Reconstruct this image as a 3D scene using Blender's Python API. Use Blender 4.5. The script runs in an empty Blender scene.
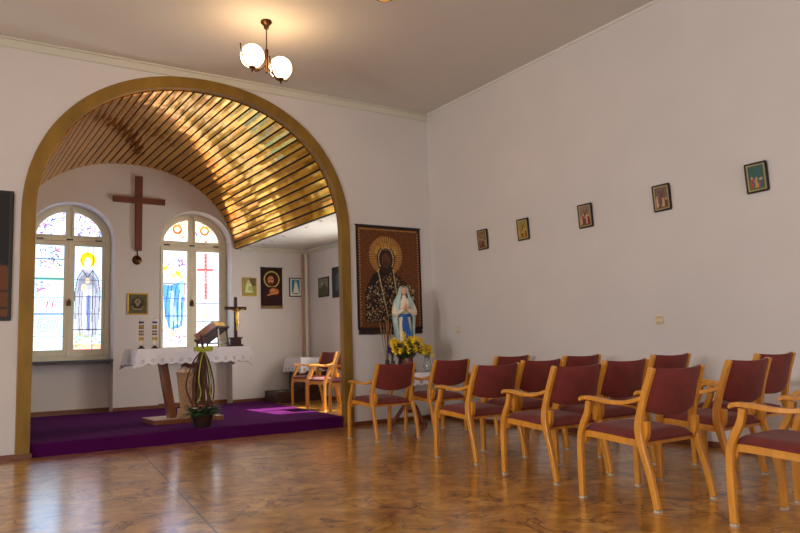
import bpy, math, random
import numpy as np
from mathutils import Vector, Matrix
random.seed(7); rng = np.random.RandomState(5)
PI = math.pi
SC = bpy.context.scene
C = SC.collection

# ------------------------------------------------------------------ materials
def lin(c):
    return tuple((x/12.92 if x <= .04045 else ((x+.055)/1.055)**2.4) for x in c)
def hexc(r, g, b): return lin((r/255, g/255, b/255))
def mat(name, col, rough=.6, metal=0, bump=0, bscale=40, var=0, vscale=6, coat=0, stretch=(1, 1, 1), emit=None, estr=0, sheen=0, trans=0):
    m = bpy.data.materials.new(name); m.use_nodes = True
    nt = m.node_tree; b = nt.nodes['Principled BSDF']
    b.inputs['Base Color'].default_value = (*col, 1)
    b.inputs['Roughness'].default_value = rough
    b.inputs['Metallic'].default_value = metal
    b.inputs['Coat Weight'].default_value = coat
    b.inputs['Coat Roughness'].default_value = .12
    b.inputs['Sheen Weight'].default_value = sheen
    b.inputs['Transmission Weight'].default_value = trans
    if emit:
        b.inputs['Emission Color'].default_value = (*emit, 1); b.inputs['Emission Strength'].default_value = estr
    if var or bump:
        tc = nt.nodes.new('ShaderNodeTexCoord'); mp = nt.nodes.new('ShaderNodeMapping')
        mp.inputs['Scale'].default_value = stretch
        nt.links.new(tc.outputs['Object'], mp.inputs['Vector'])
    if var:
        n = nt.nodes.new('ShaderNodeTexNoise'); n.inputs['Scale'].default_value = vscale; n.inputs['Detail'].default_value = 5
        nt.links.new(mp.outputs[0], n.inputs['Vector'])
        r = nt.nodes.new('ShaderNodeValToRGB')
        r.color_ramp.elements[0].position = .3; r.color_ramp.elements[1].position = .7
        r.color_ramp.elements[0].color = (*[c*(1-var) for c in col], 1)
        r.color_ramp.elements[1].color = (*[min(1, c*(1+var)) for c in col], 1)
        nt.links.new(n.outputs['Fac'], r.inputs[0]); nt.links.new(r.outputs[0], b.inputs['Base Color'])
    if bump:
        n2 = nt.nodes.new('ShaderNodeTexNoise'); n2.inputs['Scale'].default_value = bscale; n2.inputs['Detail'].default_value = 4
        nt.links.new(mp.outputs[0], n2.inputs['Vector'])
        bp = nt.nodes.new('ShaderNodeBump'); bp.inputs['Strength'].default_value = bump; bp.inputs['Distance'].default_value = .01
        nt.links.new(n2.outputs['Fac'], bp.inputs['Height']); nt.links.new(bp.outputs[0], b.inputs['Normal'])
    return m
M = {}
M['wall'] = mat('plaster', hexc(210, 204, 200), .85, bump=.25, bscale=14, var=.025, vscale=1.5)
M['ceil'] = mat('ceiling_paint', hexc(214, 210, 203), .9, var=.02, vscale=1)
M['cornice'] = mat('cornice_paint', hexc(206, 202, 186), .6)
M['base'] = mat('baseboard_wood', hexc(112, 62, 34), .4, var=.15, stretch=(1, 1, 6))
M['chairwood'] = mat('beech', hexc(206, 138, 42), .36, var=.14, vscale=9, stretch=(3, 3, .6), coat=.35)
M['maroon'] = mat('maroon_velvet', hexc(112, 33, 24), .8, var=.16, vscale=14, bump=.15, bscale=120, sheen=.08)
M['cap'] = mat('felt_cap', hexc(190, 180, 160), .8)
M['arch'] = mat('gilded_trim', hexc(136, 102, 30), .5, metal=.25, var=.22, vscale=5, stretch=(1, 1, .35), bump=.2, bscale=12)
M['gap'] = mat('dark_gap', hexc(16, 9, 4), .8)
M['winframe'] = mat('window_paint', hexc(222, 214, 186), .5, var=.05)
M['metal_dark'] = mat('dark_hinge', hexc(60, 50, 40), .4, metal=.6)
M['sill'] = mat('slate_sill', hexc(70, 72, 78), .4)
M['carpet'] = mat('purple_carpet', hexc(72, 13, 72), 1.0, var=.12, vscale=60, bump=.5, bscale=260)
M['carpet'].node_tree.nodes['Principled BSDF'].inputs['Specular IOR Level'].default_value = .05
_b = M['carpet'].node_tree.nodes['Principled BSDF']; _b.inputs['Sheen Weight'].default_value = .05; _b.inputs['Sheen Tint'].default_value = (.5, .2, .65, 1)
M['plat'] = mat('platform_side', hexc(90, 54, 30), .6)
M['altarwood'] = mat('altar_wood', hexc(132, 76, 44), .35, var=.15, vscale=5, stretch=(4, 4, .5), coat=.3)
M['altarlight'] = mat('altar_light_wood', hexc(196, 158, 120), .35, var=.1, vscale=5)
M['cross'] = mat('cross_wood', hexc(108, 50, 26), .45, var=.12, vscale=6, stretch=(3, 3, .5))
M['darkwood'] = mat('dark_wood', hexc(58, 28, 18), .4, var=.2, vscale=6, stretch=(1, 1, 3))
M['black'] = mat('black_frame', hexc(28, 24, 22), .45)
M['gold'] = mat('gold_leaf', hexc(190, 150, 60), .35, metal=.8)
M['brass'] = mat('aged_brass', hexc(80, 54, 28), .32, metal=.85)
M['cream'] = mat('cream_paint', hexc(216, 204, 176), .5)
M['pink'] = mat('pink_pipe', hexc(178, 140, 120), .5)
M['wicker'] = mat('wicker', hexc(178, 144, 104), .6, var=.1, vscale=30)
M['bread'] = mat('bread_crust', hexc(238, 204, 172), .6, var=.08, vscale=20)
M['twig'] = mat('willow_twig', hexc(78, 42, 26), .6, var=.2, vscale=20)
M['leaf'] = mat('green_leaf', hexc(44, 70, 32), .5, var=.3, vscale=12)
M['leafl'] = mat('light_green_ribbon', hexc(166, 176, 44), .5)
M['potm'] = mat('dark_pot', hexc(50, 34, 30), .45)
M['yellow'] = mat('yellow_petal', hexc(252, 212, 36), .6, var=.12, vscale=20)
M['orange'] = mat('orange_petal', hexc(230, 120, 60), .6)
M['violet'] = mat('violet_petal', hexc(60, 40, 120), .6)
M['robe'] = mat('white_robe', hexc(226, 212, 186), .45, bump=.1)
M['veil'] = mat('pale_blue_veil', hexc(172, 200, 198), .45, bump=.1)
M['bluesash'] = mat('blue_sash', hexc(24, 86, 160), .4)
M['skin'] = mat('painted_skin', hexc(226, 170, 140), .45)
M['hair'] = mat('brown_hair', hexc(90, 56, 34), .6)
M['plastic'] = mat('ivory_plastic', hexc(204, 182, 138), .4)
M['white'] = mat('white_wax', hexc(236, 232, 224), .4)
M['page'] = mat('book_pages', hexc(240, 206, 120), .6)
M['leather'] = mat('book_leather', hexc(142, 80, 42), .45, coat=.3)
M['tablewood'] = mat('round_table_wood', hexc(110, 50, 26), .35, coat=.3, var=.15)
M['fringe'] = mat('fringe_thread', hexc(44, 22, 20), .9)
M['fringe2'] = mat('ochre_fringe', hexc(150, 122, 70), .9)
M['globe'] = mat('lit_globe', (1, .9, .7), .3, emit=(1.0, .64, .33), estr=17.5)
M['amber'] = mat('amber_lens', hexc(200, 150, 70), .3, emit=hexc(230, 160, 70), estr=.6)
M['glass'] = mat('clear_glass', (.92, .96, .93), .06, trans=.92)
M['lens'] = mat('spot_lens', hexc(120, 126, 130), .2)

def attr_mat(name, rough=.6, emit=0, bump=0, coat=0):
    m = bpy.data.materials.new(name); m.use_nodes = True
    nt = m.node_tree; b = nt.nodes['Principled BSDF']
    a = nt.nodes.new('ShaderNodeAttribute'); a.attribute_name = 'paint'
    b.inputs['Roughness'].default_value = rough; b.inputs['Coat Weight'].default_value = coat
    if emit:
        b.inputs['Base Color'].default_value = (.05, .05, .05, 1)
        g = nt.nodes.new('ShaderNodeGamma'); g.inputs[1].default_value = 1.6; nt.links.new(a.outputs['Color'], g.inputs[0]); nt.links.new(g.outputs[0], b.inputs['Emission Color']); b.inputs['Emission Strength'].default_value = emit
    else:
        nt.links.new(a.outputs['Color'], b.inputs['Base Color'])
    if bump:
        n2 = nt.nodes.new('ShaderNodeTexNoise'); n2.inputs['Scale'].default_value = 300
        bp = nt.nodes.new('ShaderNodeBump'); bp.inputs['Strength'].default_value = bump
        nt.links.new(n2.outputs['Fac'], bp.inputs['Height']); nt.links.new(bp.outputs[0], b.inputs['Normal'])
    return m
M['stained'] = attr_mat('stained_glass', .15, emit=2.6)
M['print'] = attr_mat('painted_print', .65)
M['weave'] = attr_mat('woven_picture', .95, bump=.4)
M['lace'] = attr_mat('lace_cloth', .85, bump=.1)

# ---- board ceiling: lacquered boards
def vault_mat():
    m = bpy.data.materials.new('lacquered_boards'); m.use_nodes = True
    nt = m.node_tree; b = nt.nodes['Principled BSDF']
    tc = nt.nodes.new('ShaderNodeTexCoord'); mp = nt.nodes.new('ShaderNodeMapping'); mp.inputs['Scale'].default_value = (7, .6, 7)
    nt.links.new(tc.outputs['Object'], mp.inputs[0])
    n = nt.nodes.new('ShaderNodeTexNoise'); n.inputs['Scale'].default_value = 1.6; n.inputs['Detail'].default_value = 6
    nt.links.new(mp.outputs[0], n.inputs['Vector'])
    r = nt.nodes.new('ShaderNodeValToRGB')
    r.color_ramp.elements[0].position = .3; r.color_ramp.elements[1].position = .75
    r.color_ramp.elements[0].color = (*hexc(186, 124, 4), 1); r.color_ramp.elements[1].color = (*hexc(246, 194, 36), 1)
    nt.links.new(n.outputs['Fac'], r.inputs[0]); nt.links.new(r.outputs[0], b.inputs['Base Color'])
    b.inputs['Metallic'].default_value = .93; b.inputs['Roughness'].default_value = .13
    b.inputs['Coat Weight'].default_value = .25; b.inputs['Coat Roughness'].default_value = .08; b.inputs['Coat Tint'].default_value = (1, .85, .5, 1)
    n2 = nt.nodes.new('ShaderNodeTexNoise'); n2.inputs['Scale'].default_value = 2.6; n2.inputs['Detail'].default_value = 1
    nt.links.new(tc.outputs['Object'], n2.inputs['Vector'])
    bp = nt.nodes.new('ShaderNodeBump'); bp.inputs['Strength'].default_value = .5; bp.inputs['Distance'].default_value = .02
    nt.links.new(n2.outputs['Fac'], bp.inputs['Height']); nt.links.new(bp.outputs[0], b.inputs['Normal'])
    nt.links.new(bp.outputs[0], b.inputs['Coat Normal'])
    return m
M['vault'] = vault_mat()

def floor_mat():
    m = bpy.data.materials.new('marbled_floor'); m.use_nodes = True
    nt = m.node_tree; b = nt.nodes['Principled BSDF']; L = nt.links.new; N = nt.nodes.new
    tc = N('ShaderNodeTexCoord'); mp = N('ShaderNodeMapping'); mp.inputs['Scale'].default_value = (1, 1, 1); mp.inputs['Rotation'].default_value = (0, 0, .5)
    L(tc.outputs['Object'], mp.inputs[0])
    n = N('ShaderNodeTexNoise'); n.inputs['Scale'].default_value = 3.2; n.inputs['Detail'].default_value = 8; n.inputs['Roughness'].default_value = .62; n.inputs['Distortion'].default_value = 1.4
    L(mp.outputs[0], n.inputs['Vector'])
    r = N('ShaderNodeValToRGB'); e = r.color_ramp.elements
    e[0].position = .3; e[0].color = (*hexc(130, 80, 18), 1); e[1].position = .7; e[1].color = (*hexc(228, 176, 92), 1)
    x = e.new(.5); x.color = (*hexc(190, 132, 42), 1)
    L(n.outputs['Fac'], r.inputs[0])
    # dark veins: thin band of a distorted noise
    n3 = N('ShaderNodeTexNoise'); n3.inputs['Scale'].default_value = 1.9; n3.inputs['Detail'].default_value = 6; n3.inputs['Distortion'].default_value = 2.4
    L(mp.outputs[0], n3.inputs['Vector'])
    r3 = N('ShaderNodeValToRGB'); e = r3.color_ramp.elements
    e[0].position = .468; e[0].color = (1, 1, 1, 1); e[1].position = .532; e[1].color = (1, 1, 1, 1); x = e.new(.5); x.color = (.2, .1, .05, 1)
    L(n3.outputs['Fac'], r3.inputs[0])
    mx = N('ShaderNodeMix'); mx.data_type = 'RGBA'; mx.blend_type = 'MULTIPLY'; mx.inputs[0].default_value = .9
    n5 = N('ShaderNodeTexNoise'); n5.inputs['Scale'].default_value = 2.2; n5.inputs['Detail'].default_value = 3; L(tc.outputs['Object'], n5.inputs['Vector'])
    r5 = N('ShaderNodeValToRGB'); r5.color_ramp.elements[0].position = .36; r5.color_ramp.elements[1].position = .52; L(n5.outputs['Fac'], r5.inputs[0]); L(r5.outputs[0], mx.inputs[0])
    L(r.outputs[0], mx.inputs[6]); L(r3.outputs[0], mx.inputs[7])
    # seams of the sheets
    sp = N('ShaderNodeMapping'); sp.inputs['Rotation'].default_value = (0, 0, SEAM_A); sp.inputs['Location'].default_value = (SEAM_O, 0, 0)
    L(tc.outputs['Object'], sp.inputs[0])
    xyz = N('ShaderNodeSeparateXYZ'); L(sp.outputs[0], xyz.inputs[0])
    ab = N('ShaderNodeMath'); ab.operation = 'PINGPONG'; ab.inputs[1].default_value = 1.6; L(xyz.outputs[0], ab.inputs[0])
    lt = N('ShaderNodeMath'); lt.operation = 'LESS_THAN'; lt.inputs[1].default_value = .006; L(ab.outputs[0], lt.inputs[0])
    m2 = N('ShaderNodeMix'); m2.data_type = 'RGBA'; L(lt.outputs[0], m2.inputs[0]); L(mx.outputs[2], m2.inputs[6]); m2.inputs[7].default_value = (.05, .03, .02, 1)
    L(m2.outputs[2], b.inputs['Base Color'])
    b.inputs['Roughness'].default_value = .28; b.inputs['Coat Weight'].default_value = .9; b.inputs['Coat Roughness'].default_value = .17
    n4 = N('ShaderNodeTexNoise'); n4.inputs['Scale'].default_value = 3; L(tc.outputs['Object'], n4.inputs['Vector'])
    bp = N('ShaderNodeBump'); bp.inputs['Strength'].default_value = .08; bp.inputs['Distance'].default_value = .01; L(n4.outputs['Fac'], bp.inputs['Height'])
    L(bp.outputs[0], b.inputs['Normal']); L(bp.outputs[0], b.inputs['Coat Normal'])
    return m
SEAM_A, SEAM_O = 0.0, 0.0
# two floor points of the visible seam
_p, _q = Vector((1.817, -1.627)), Vector((1.441, -4.448))
_d = (_q-_p).normalized(); SEAM_A = -(math.atan2(_d.y, _d.x)+PI/2)
_r = Matrix.Rotation(SEAM_A, 2) @ _p; SEAM_O = -_r.x
M['floor'] = floor_mat()

# ------------------------------------------------------------------ mesh helpers
class MB:
    def __init__(s): s.v = []; s.f = []; s.mi = []
    def add(s, vs, fs, mi=0):
        o = len(s.v); s.v += [tuple(x) for x in vs]; s.f += [tuple(i+o for i in f) for f in fs]; s.mi += [mi]*len(fs)
    def box(s, x0, x1, y0, y1, z0, z1, mi=0, mtx=None):
        vs = [(x, y, z) for x in (x0, x1) for y in (y0, y1) for z in (z0, z1)]
        if mtx: vs = [mtx @ Vector(v) for v in vs]
        s.add(vs, [(0, 1, 3, 2), (4, 6, 7, 5), (0, 4, 5, 1), (2, 3, 7, 6), (0, 2, 6, 4), (1, 5, 7, 3)], mi)
    def lathe(s, prof, n=20, c=(0, 0, 0), mi=0, sx=1, sy=1):
        vs = []
        for r, z in prof:
            for i in range(n):
                a = 2*PI*i/n; vs.append((c[0]+sx*r*math.cos(a), c[1]+sy*r*math.sin(a), c[2]+z))
        fs = []
        for k in range(len(prof)-1):
            for i in range(n):
                j = (i+1) % n; fs.append((k*n+i, k*n+j, (k+1)*n+j, (k+1)*n+i))
        fs.append(tuple(range(n-1, -1, -1))); fs.append(tuple((len(prof)-1)*n+i for i in range(n)))
        s.add(vs, fs, mi)
    def tube(s, pts, rad, n=8, mi=0):
        pts = [Vector(p) for p in pts]
        if not hasattr(rad, '__len__'): rad = [rad]*len(pts)
        vs = []; up = Vector((0, 0, 1)); pn = None
        for i, p in enumerate(pts):
            t = (pts[min(i+1, len(pts)-1)]-pts[max(i-1, 0)]).normalized()
            if pn is None:
                a = up if abs(t.z) < .9 else Vector((1, 0, 0)); nrm = (a - t*a.dot(t)).normalized()
            else: nrm = (pn - t*pn.dot(t)).normalized()
            pn = nrm; b = t.cross(nrm)
            for k in range(n):
                an = 2*PI*k/n; vs.append(p+(nrm*math.cos(an)+b*math.sin(an))*rad[i])
        fs = []
        for i in range(len(pts)-1):
            for k in range(n):
                j = (k+1) % n; fs.append((i*n+k, i*n+j, (i+1)*n+j, (i+1)*n+k))
        fs.append(tuple(range(n-1, -1, -1))); fs.append(tuple((len(pts)-1)*n+k for k in range(n)))
        s.add(vs, fs, mi)
    def strip(s, pts, w, t, axis=(1, 0, 0), mi=0):
        """rectangular bar along a path lying in the plane normal to axis; w along axis, t in plane"""
        ax = Vector(axis).normalized(); pts = [Vector(p) for p in pts]; vs = []
        if not hasattr(t, '__len__'): t = [t]*len(pts)
        for i, p in enumerate(pts):
            tg = (pts[min(i+1, len(pts)-1)]-pts[max(i-1, 0)]).normalized(); nn = ax.cross(tg).normalized()
            for a, b in ((-1, -1), (1, -1), (1, 1), (-1, 1)): vs.append(p+ax*(a*w/2)+nn*(b*t[i]/2))
        fs = []
        for i in range(len(pts)-1):
            for k in range(4):
                j = (k+1) % 4; fs.append((i*4+k, i*4+j, (i+1)*4+j, (i+1)*4+k))
        e = (len(pts)-1)*4
        fs += [(3, 2, 1, 0), (e, e+1, e+2, e+3)]
        s.add(vs, fs, mi)
    def ball(s, c, r, n=12, m=8, mi=0, rx=None, ry=None, rz=None, mtx=None):
        rx = rx or r; ry = ry or r; rz = rz or r; vs = []; fs = []
        for j in range(m+1):
            th = PI*j/m
            for i in range(n):
                a = 2*PI*i/n; v = Vector((rx*math.sin(th)*math.cos(a), ry*math.sin(th)*math.sin(a), rz*math.cos(th)))
                if mtx: v = mtx @ v
                vs.append(Vector(c)+v)
        for j in range(m):
            for i in range(n):
                k = (i+1) % n; fs.append((j*n+i, (j+1)*n+i, (j+1)*n+k, j*n+k))
        s.add(vs, fs, mi)
    def build(s, name, mats, parent=None, smooth=False, bevel=0, loc=None, sub=0):
        me = bpy.data.meshes.new(name); me.from_pydata(s.v, [], s.f)
        if not isinstance(mats, (list, tuple)): mats = [mats]
        for m in mats: me.materials.append(m)
        me.polygons.foreach_set('material_index', s.mi)
        me.validate(); me.update()
        import bmesh
        bm = bmesh.new(); bm.from_mesh(me); bmesh.ops.remove_doubles(bm, verts=bm.verts, dist=1e-5)
        bmesh.ops.recalc_face_normals(bm, faces=bm.faces); bm.to_mesh(me); bm.free()
        if smooth:
            me.polygons.foreach_set('use_smooth', [True]*len(me.polygons))
            me.set_sharp_from_angle(angle=math.radians(42))
        o = bpy.data.objects.new(name, me); C.objects.link(o)
        if parent: o.parent = parent
        if loc: o.location = loc
        if bevel:
            md = o.modifiers.new('bevel', 'BEVEL'); md.width = bevel; md.segments = 2; md.limit_method = 'ANGLE'
        if sub:
            md = o.modifiers.new('sub', 'SUBSURF'); md.levels = sub; md.render_levels = sub
        return o
def tag(o, label=None, cat=None, group=None, kind=None):
    if label: o['label'] = label
    if cat: o['category'] = cat
    if group: o['group'] = group
    if kind: o['kind'] = kind
    return o
def struct(o): o['kind'] = 'structure'; return o
def thing(name, label, cat, loc=(0, 0, 0), rz=0, group=None):
    o = bpy.data.objects.new(name, None); C.objects.link(o); o.location = loc; o.rotation_euler = (0, 0, rz)
    o.empty_display_size = .1
    return tag(o, label, cat, group)
def copy_tree(o, parent=None):
    c = o.copy(); C.objects.link(c); c.parent = parent
    for ch in o.children: copy_tree(ch, c)
    return c

# ---- painted panels
class Paint:
    def __init__(s, U, V, col):
        s.U, s.V = U, V; s.c = np.zeros(U.shape+(3,)); s.c[:] = np.array(col)/255.
    def _put(s, m, col, a=1):
        s.c[m] = s.c[m]*(1-a)+np.array(col)/255.*a
    def ell(s, cx, cy, rx, ry, col, a=1, rot=0):
        x = s.U-cx; y = s.V-cy; c, q = math.cos(rot), math.sin(rot)
        s._put(((x*c+y*q)/rx)**2+((-x*q+y*c)/ry)**2 <= 1, col, a)
    def ring(s, cx, cy, r0, r1, col, ry=1):
        d = np.hypot(s.U-cx, (s.V-cy)/ry); s._put((d >= r0) & (d <= r1), col)
    def rect(s, x0, x1, y0, y1, col, a=1): s._put((s.U >= x0) & (s.U <= x1) & (s.V >= y0) & (s.V <= y1), col, a)
    def poly(s, pts, col, a=1):
        ins = np.zeros(s.U.shape, bool); n = len(pts)
        for i in range(n):
            x0, y0 = pts[i]; x1, y1 = pts[(i+1) % n]
            if y0 == y1: continue
            c = ((y0 > s.V) != (y1 > s.V)) & (s.U < (x1-x0)*(s.V-y0)/(y1-y0)+x0); ins ^= c
        s._put(ins, col, a)
    def line(s, pts, w, col, a=1):
        for (x0, y0), (x1, y1) in zip(pts[:-1], pts[1:]):
            dx, dy = x1-x0, y1-y0; L = dx*dx+dy*dy+1e-12
            t = np.clip(((s.U-x0)*dx+(s.V-y0)*dy)/L, 0, 1)
            s._put(np.hypot(s.U-x0-t*dx, s.V-y0-t*dy) <= w/2, col, a)
    def noise(s, amt): s.c = np.clip(s.c*(1+amt*(rng.rand(*s.U.shape, 1)-.5)), 0, 1)
def panel(name, m, w, h, t, cell, fn, bg=(255, 255, 255), parent=None, top=None, bot=None, loc=(0, 0, 0), x0=None):
    """flat panel standing in the xz plane, facing -y, painted in metres (origin: bottom middle unless x0)"""
    if x0 is None: x0 = -w/2
    nx = max(2, int(w/cell)); nz = max(2, int(h/cell))
    u = np.linspace(0, 1, nx+1); U = np.repeat((x0+u*w)[:, None], nz+1, 1)
    T = np.array([top(x) if top else h for x in U[:, 0]]); B = np.zeros(nx+1)
    V = B[:, None]+np.linspace(0, 1, nz+1)[None, :]*(T-B)[:, None]
    P = Paint(U, V, bg); fn(P)
    vs = []; fs = []
    for y in (-t/2, t/2):
        for i in range(nx+1):
            for j in range(nz+1): vs.append((U[i, j], y, V[i, j]))
    k = (nx+1)*(nz+1); I = lambda i, j: i*(nz+1)+j
    for i in range(nx):
        for j in range(nz):
            fs.append((I(i, j), I(i+1, j), I(i+1, j+1), I(i, j+1)))
            fs.append((k+I(i, j), k+I(i, j+1), k+I(i+1, j+1), k+I(i+1, j)))
    for i in range(nx):
        fs.append((I(i, 0), k+I(i, 0), k+I(i+1, 0), I(i+1, 0))); fs.append((I(i, nz), I(i+1, nz), k+I(i+1, nz), k+I(i, nz)))
    for j in range(nz):
        fs.append((I(0, j), I(0, j+1), k+I(0, j+1), k+I(0, j))); fs.append((I(nx, j), k+I(nx, j), k+I(nx, j+1), I(nx, j+1)))
    me = bpy.data.meshes.new(name); me.from_pydata(vs, [], fs); me.materials.append(m)
    c = np.clip(P.c, 0, 1); c = np.where(c <= .04045, c/12.92, ((c+.055)/1.055)**2.4).reshape(-1, 3)
    col = np.ones((len(vs), 4)); col[:k, :3] = c; col[k:, :3] = c
    a = me.color_attributes.new('paint', 'FLOAT_COLOR', 'POINT'); a.data.foreach_set('color', col.astype(np.float32).ravel())
    o = bpy.data.objects.new(name, me); C.objects.link(o); o.location = loc
    if parent: o.parent = parent
    return o

# ------------------------------------------------------------------ dimensions
H = 4.575; XR = 6.27; XL = -6.5; YR = -11.5
CX = 2.835; SPR = 2.6; AI, BI = 1.895, 1.745; AO, BO = 2.035, 1.885; NE = 2.15
ZF = .13; YB = 4.0; YW = 4.3; XS = 6.2; ZC = 3.0; XCL = .88
def sup(cx, spr, a, b, n, x):
    u = min(1, abs(x-cx)/a); return spr+b*(1-u**n)**(1/n)
def arcpts(cx, spr, a, b, n, k, t0=0, t1=PI):
    out = []
    for i in range(k+1):
        t = t0+(t1-t0)*i/k; c, s_ = math.cos(t), math.sin(t)
        out.append((cx-a*math.copysign(abs(c)**(2/n), c), spr+b*abs(s_)**(2/n)))
    return out
def holed_wall(mb, x0, x1, z0, z1, y0, y1, holes):
    """wall of thickness y0..y1 with arched holes (outline points left foot -> right foot)"""
    cur = x0
    for pts in holes:
        xa, xb = pts[0][0], pts[-1][0]
        mb.box(cur, xa, y0, y1, z0, z1); cur = xb
        for (px, pz), (qx, qz) in zip(pts[:-1], pts[1:]):
            if abs(px-qx) > 1e-6:
                mb.add([(px, y0, pz), (qx, y0, qz), (qx, y0, z1), (px, y0, z1), (px, y1, pz), (qx, y1, qz), (qx, y1, z1), (px, y1, z1)],
                       [(0, 1, 2, 3), (5, 4, 7, 6), (4, 5, 1, 0), (3, 2, 6, 7)])
    mb.box(cur, x1, y0, y1, z0, z1)

# ------------------------------------------------------------------ the nave shell
mb = MB(); mb.box(XL-.2, XR+.2, YR-.2, .02, -.1, 0); struct(mb.build('floor', M['floor']))
mb = MB(); mb.box(XL-.2, XR+.2, YR-.2, .2, H, H+.1); struct(mb.build('ceiling', M['ceil']))
mb = MB(); mb.box(XR, XR+.2, YR-.2, .2, 0, H); struct(mb.build('wall_right', M['wall']))
ap = [(CX-AO+.03, 0)]+arcpts(CX, SPR, AO-.03, BO-.03, NE, 60)+[(CX+AO-.03, 0)]
mb = MB(); holed_wall(mb, XL-.2, XR+.2, 0, H, 0, .07, [ap]); struct(mb.build('wall_front', M['wall']))
# left wall with two tall unseen windows, assumed and placed for light; rear wall
WY = [(-7.4, -6.0), (-4.6, -3.2)]
mb = MB(); c = YR-.2
for a, b in WY:
    mb.box(XL-.2, XL, c, a, 0, H); mb.box(XL-.2, XL, a, b, 0, 1.0); mb.box(XL-.2, XL, a, b, 3.2, H); c = b
mb.box(XL-.2, XL, c, .2, 0, H); struct(mb.build('wall_left', M['wall']))
mb = MB(); RX = [(.6, 2.0), (3.4, 4.8)]; c = XL-.2  # unseen rear openings added to let fill light in
for a, b in RX:
    mb.box(c, a, YR-.2, YR, 0, H); mb.box(a, b, YR-.2, YR, 0, 1.0); mb.box(a, b, YR-.2, YR, 3.2, H); c = b
mb.box(c, XR+.2, YR-.2, YR, 0, H); struct(mb.build('wall_rear', M['wall']))
# cornice along the front wall and the thin bead on the right
mb = MB()
mb.box(XL, XR, -.035, 0, H-.022, H); mb.box(XL, XR, -.012, 0, H-.1, H-.022); mb.box(XL, XR, -.02, 0, H-.115, H-.1)
struct(mb.build('trim_cornice', M['cornice'], bevel=.008))
mb = MB(); mb.box(XR-.014, XR, YR, 0, H-.03, H); struct(mb.build('trim_bead', M['ceil']))
mb = MB(); mb.box(XL, CX-AO-.005, -.02, 0, 0, .055); struct(mb.build('baseboard_front_left', M['base']))
mb = MB(); mb.box(CX+AO+.005, XR, -.02, 0, 0, .055); struct(mb.build('baseboard_front_right', M['base']))
mb = MB(); mb.box(XR-.02, XR, YR, -.02, 0, .055); struct(mb.build('baseboard_right', M['base']))
# arch trim
mb = MB()
inn = [(CX-AI, .0)]+arcpts(CX, SPR, AI, BI, NE, 72)+[(CX+AI, .0)]
out = [(CX-AO, .0)]+arcpts(CX, SPR, AO, BO, NE, 72)+[(CX+AO, .0)]
vs = []
for (a, b), (c_, d) in zip(inn, out): vs += [(a, -.03, b), (c_, -.03, d), (c_, .075, d), (a, .075, b)]
fs = []
for i in range(len(inn)-1):
    for k in range(4):
        j = (k+1) % 4; fs.append((i*4+k, i*4+j, (i+1)*4+j, (i+1)*4+k))
mb.add(vs, fs+[(0, 1, 2, 3), tuple((len(inn)-1)*4+k for k in (3, 2, 1, 0))]); struct(mb.build('trim_arch', M['arch'], bevel=.006))
mb = MB()
mb.box(CX-AI-.16, CX-AI+.02, -.05, .07, 0, .05); mb.box(CX+AI-.02, CX+AI+.16, -.05, .07, 0, .05); struct(mb.build('trim_plinths', M['base'], bevel=.005))

# ------------------------------------------------------------------ the chancel shell
mb = MB(); mb.box(XCL-.1, XS+.1, .07, YW+.1, ZF-.1, ZF); struct(mb.build('floor_chancel', M['floor']))
mb = MB(); mb.box(CX-AI+.0, CX+AI, .02, .07, 0, ZF); struct(mb.build('trim_step', M['plat']))
mb = MB(); mb.box(XCL-.15, XCL, .07, YW+.1, 0, H); struct(mb.build('wall_chancel_left', M['wall']))
mb = MB(); c = .07
for a, b in [(.75, 2.1)]:  # hidden opening added to admit sun and fill
    mb.box(XS, XS+.15, c, a, 0, H); mb.box(XS, XS+.15, a, b, 0, 1.1); mb.box(XS, XS+.15, a, b, 2.2, H); c = b
mb.box(XS, XS+.15, c, YW+.1, 0, H); struct(mb.build('wall_alcove_right', M['wall']))
WIN = [(1.93, .655), (3.98, .655)]; WSP, WRI = 3.0, .6
mb = MB()
hs = []
for cx, hw in WIN: hs.append([(cx-hw, ZF)]+arcpts(cx, WSP, hw, WRI, 2, 30)+[(cx+hw, ZF)])
holed_wall(mb, XCL-.1, XS+.1, ZF, H, YB, YW, hs)
mb.box(XCL-.1, XS+.1, YW, YW+.12, ZF, .99)                       # apron below the sills
hs2 = [[(cx-hw+.01, .99)]+arcpts(cx, WSP, hw-.01, WRI-.01, 2, 30)+[(cx+hw-.01, .99)] for cx, hw in WIN]
holed_wall(mb, XCL-.1, XS+.1, .99, H, YW, YW+.12, hs2)
struct(mb.build('wall_back', M['wall']))
mb = MB()
for a, b, y in [(XCL, WIN[0][0]-.655, YB), (WIN[0][0]+.655, WIN[1][0]-.655, YB), (WIN[1][0]+.655, XS, YB)]: mb.box(a, b, y-.018, y, ZF, ZF+.07)
for cx, hw in WIN: mb.box(cx-hw, cx+hw, YW-.018, YW, ZF, ZF+.07)
mb.box(XS-.018, XS, .07, YB, ZF, ZF+.07)
struct(mb.build('baseboard_chancel', M['base']))
# boarded vault
AV, BV = AI+.005, BI+.0
full = arcpts(CX, SPR, AV, BV, NE, 2000)
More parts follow.
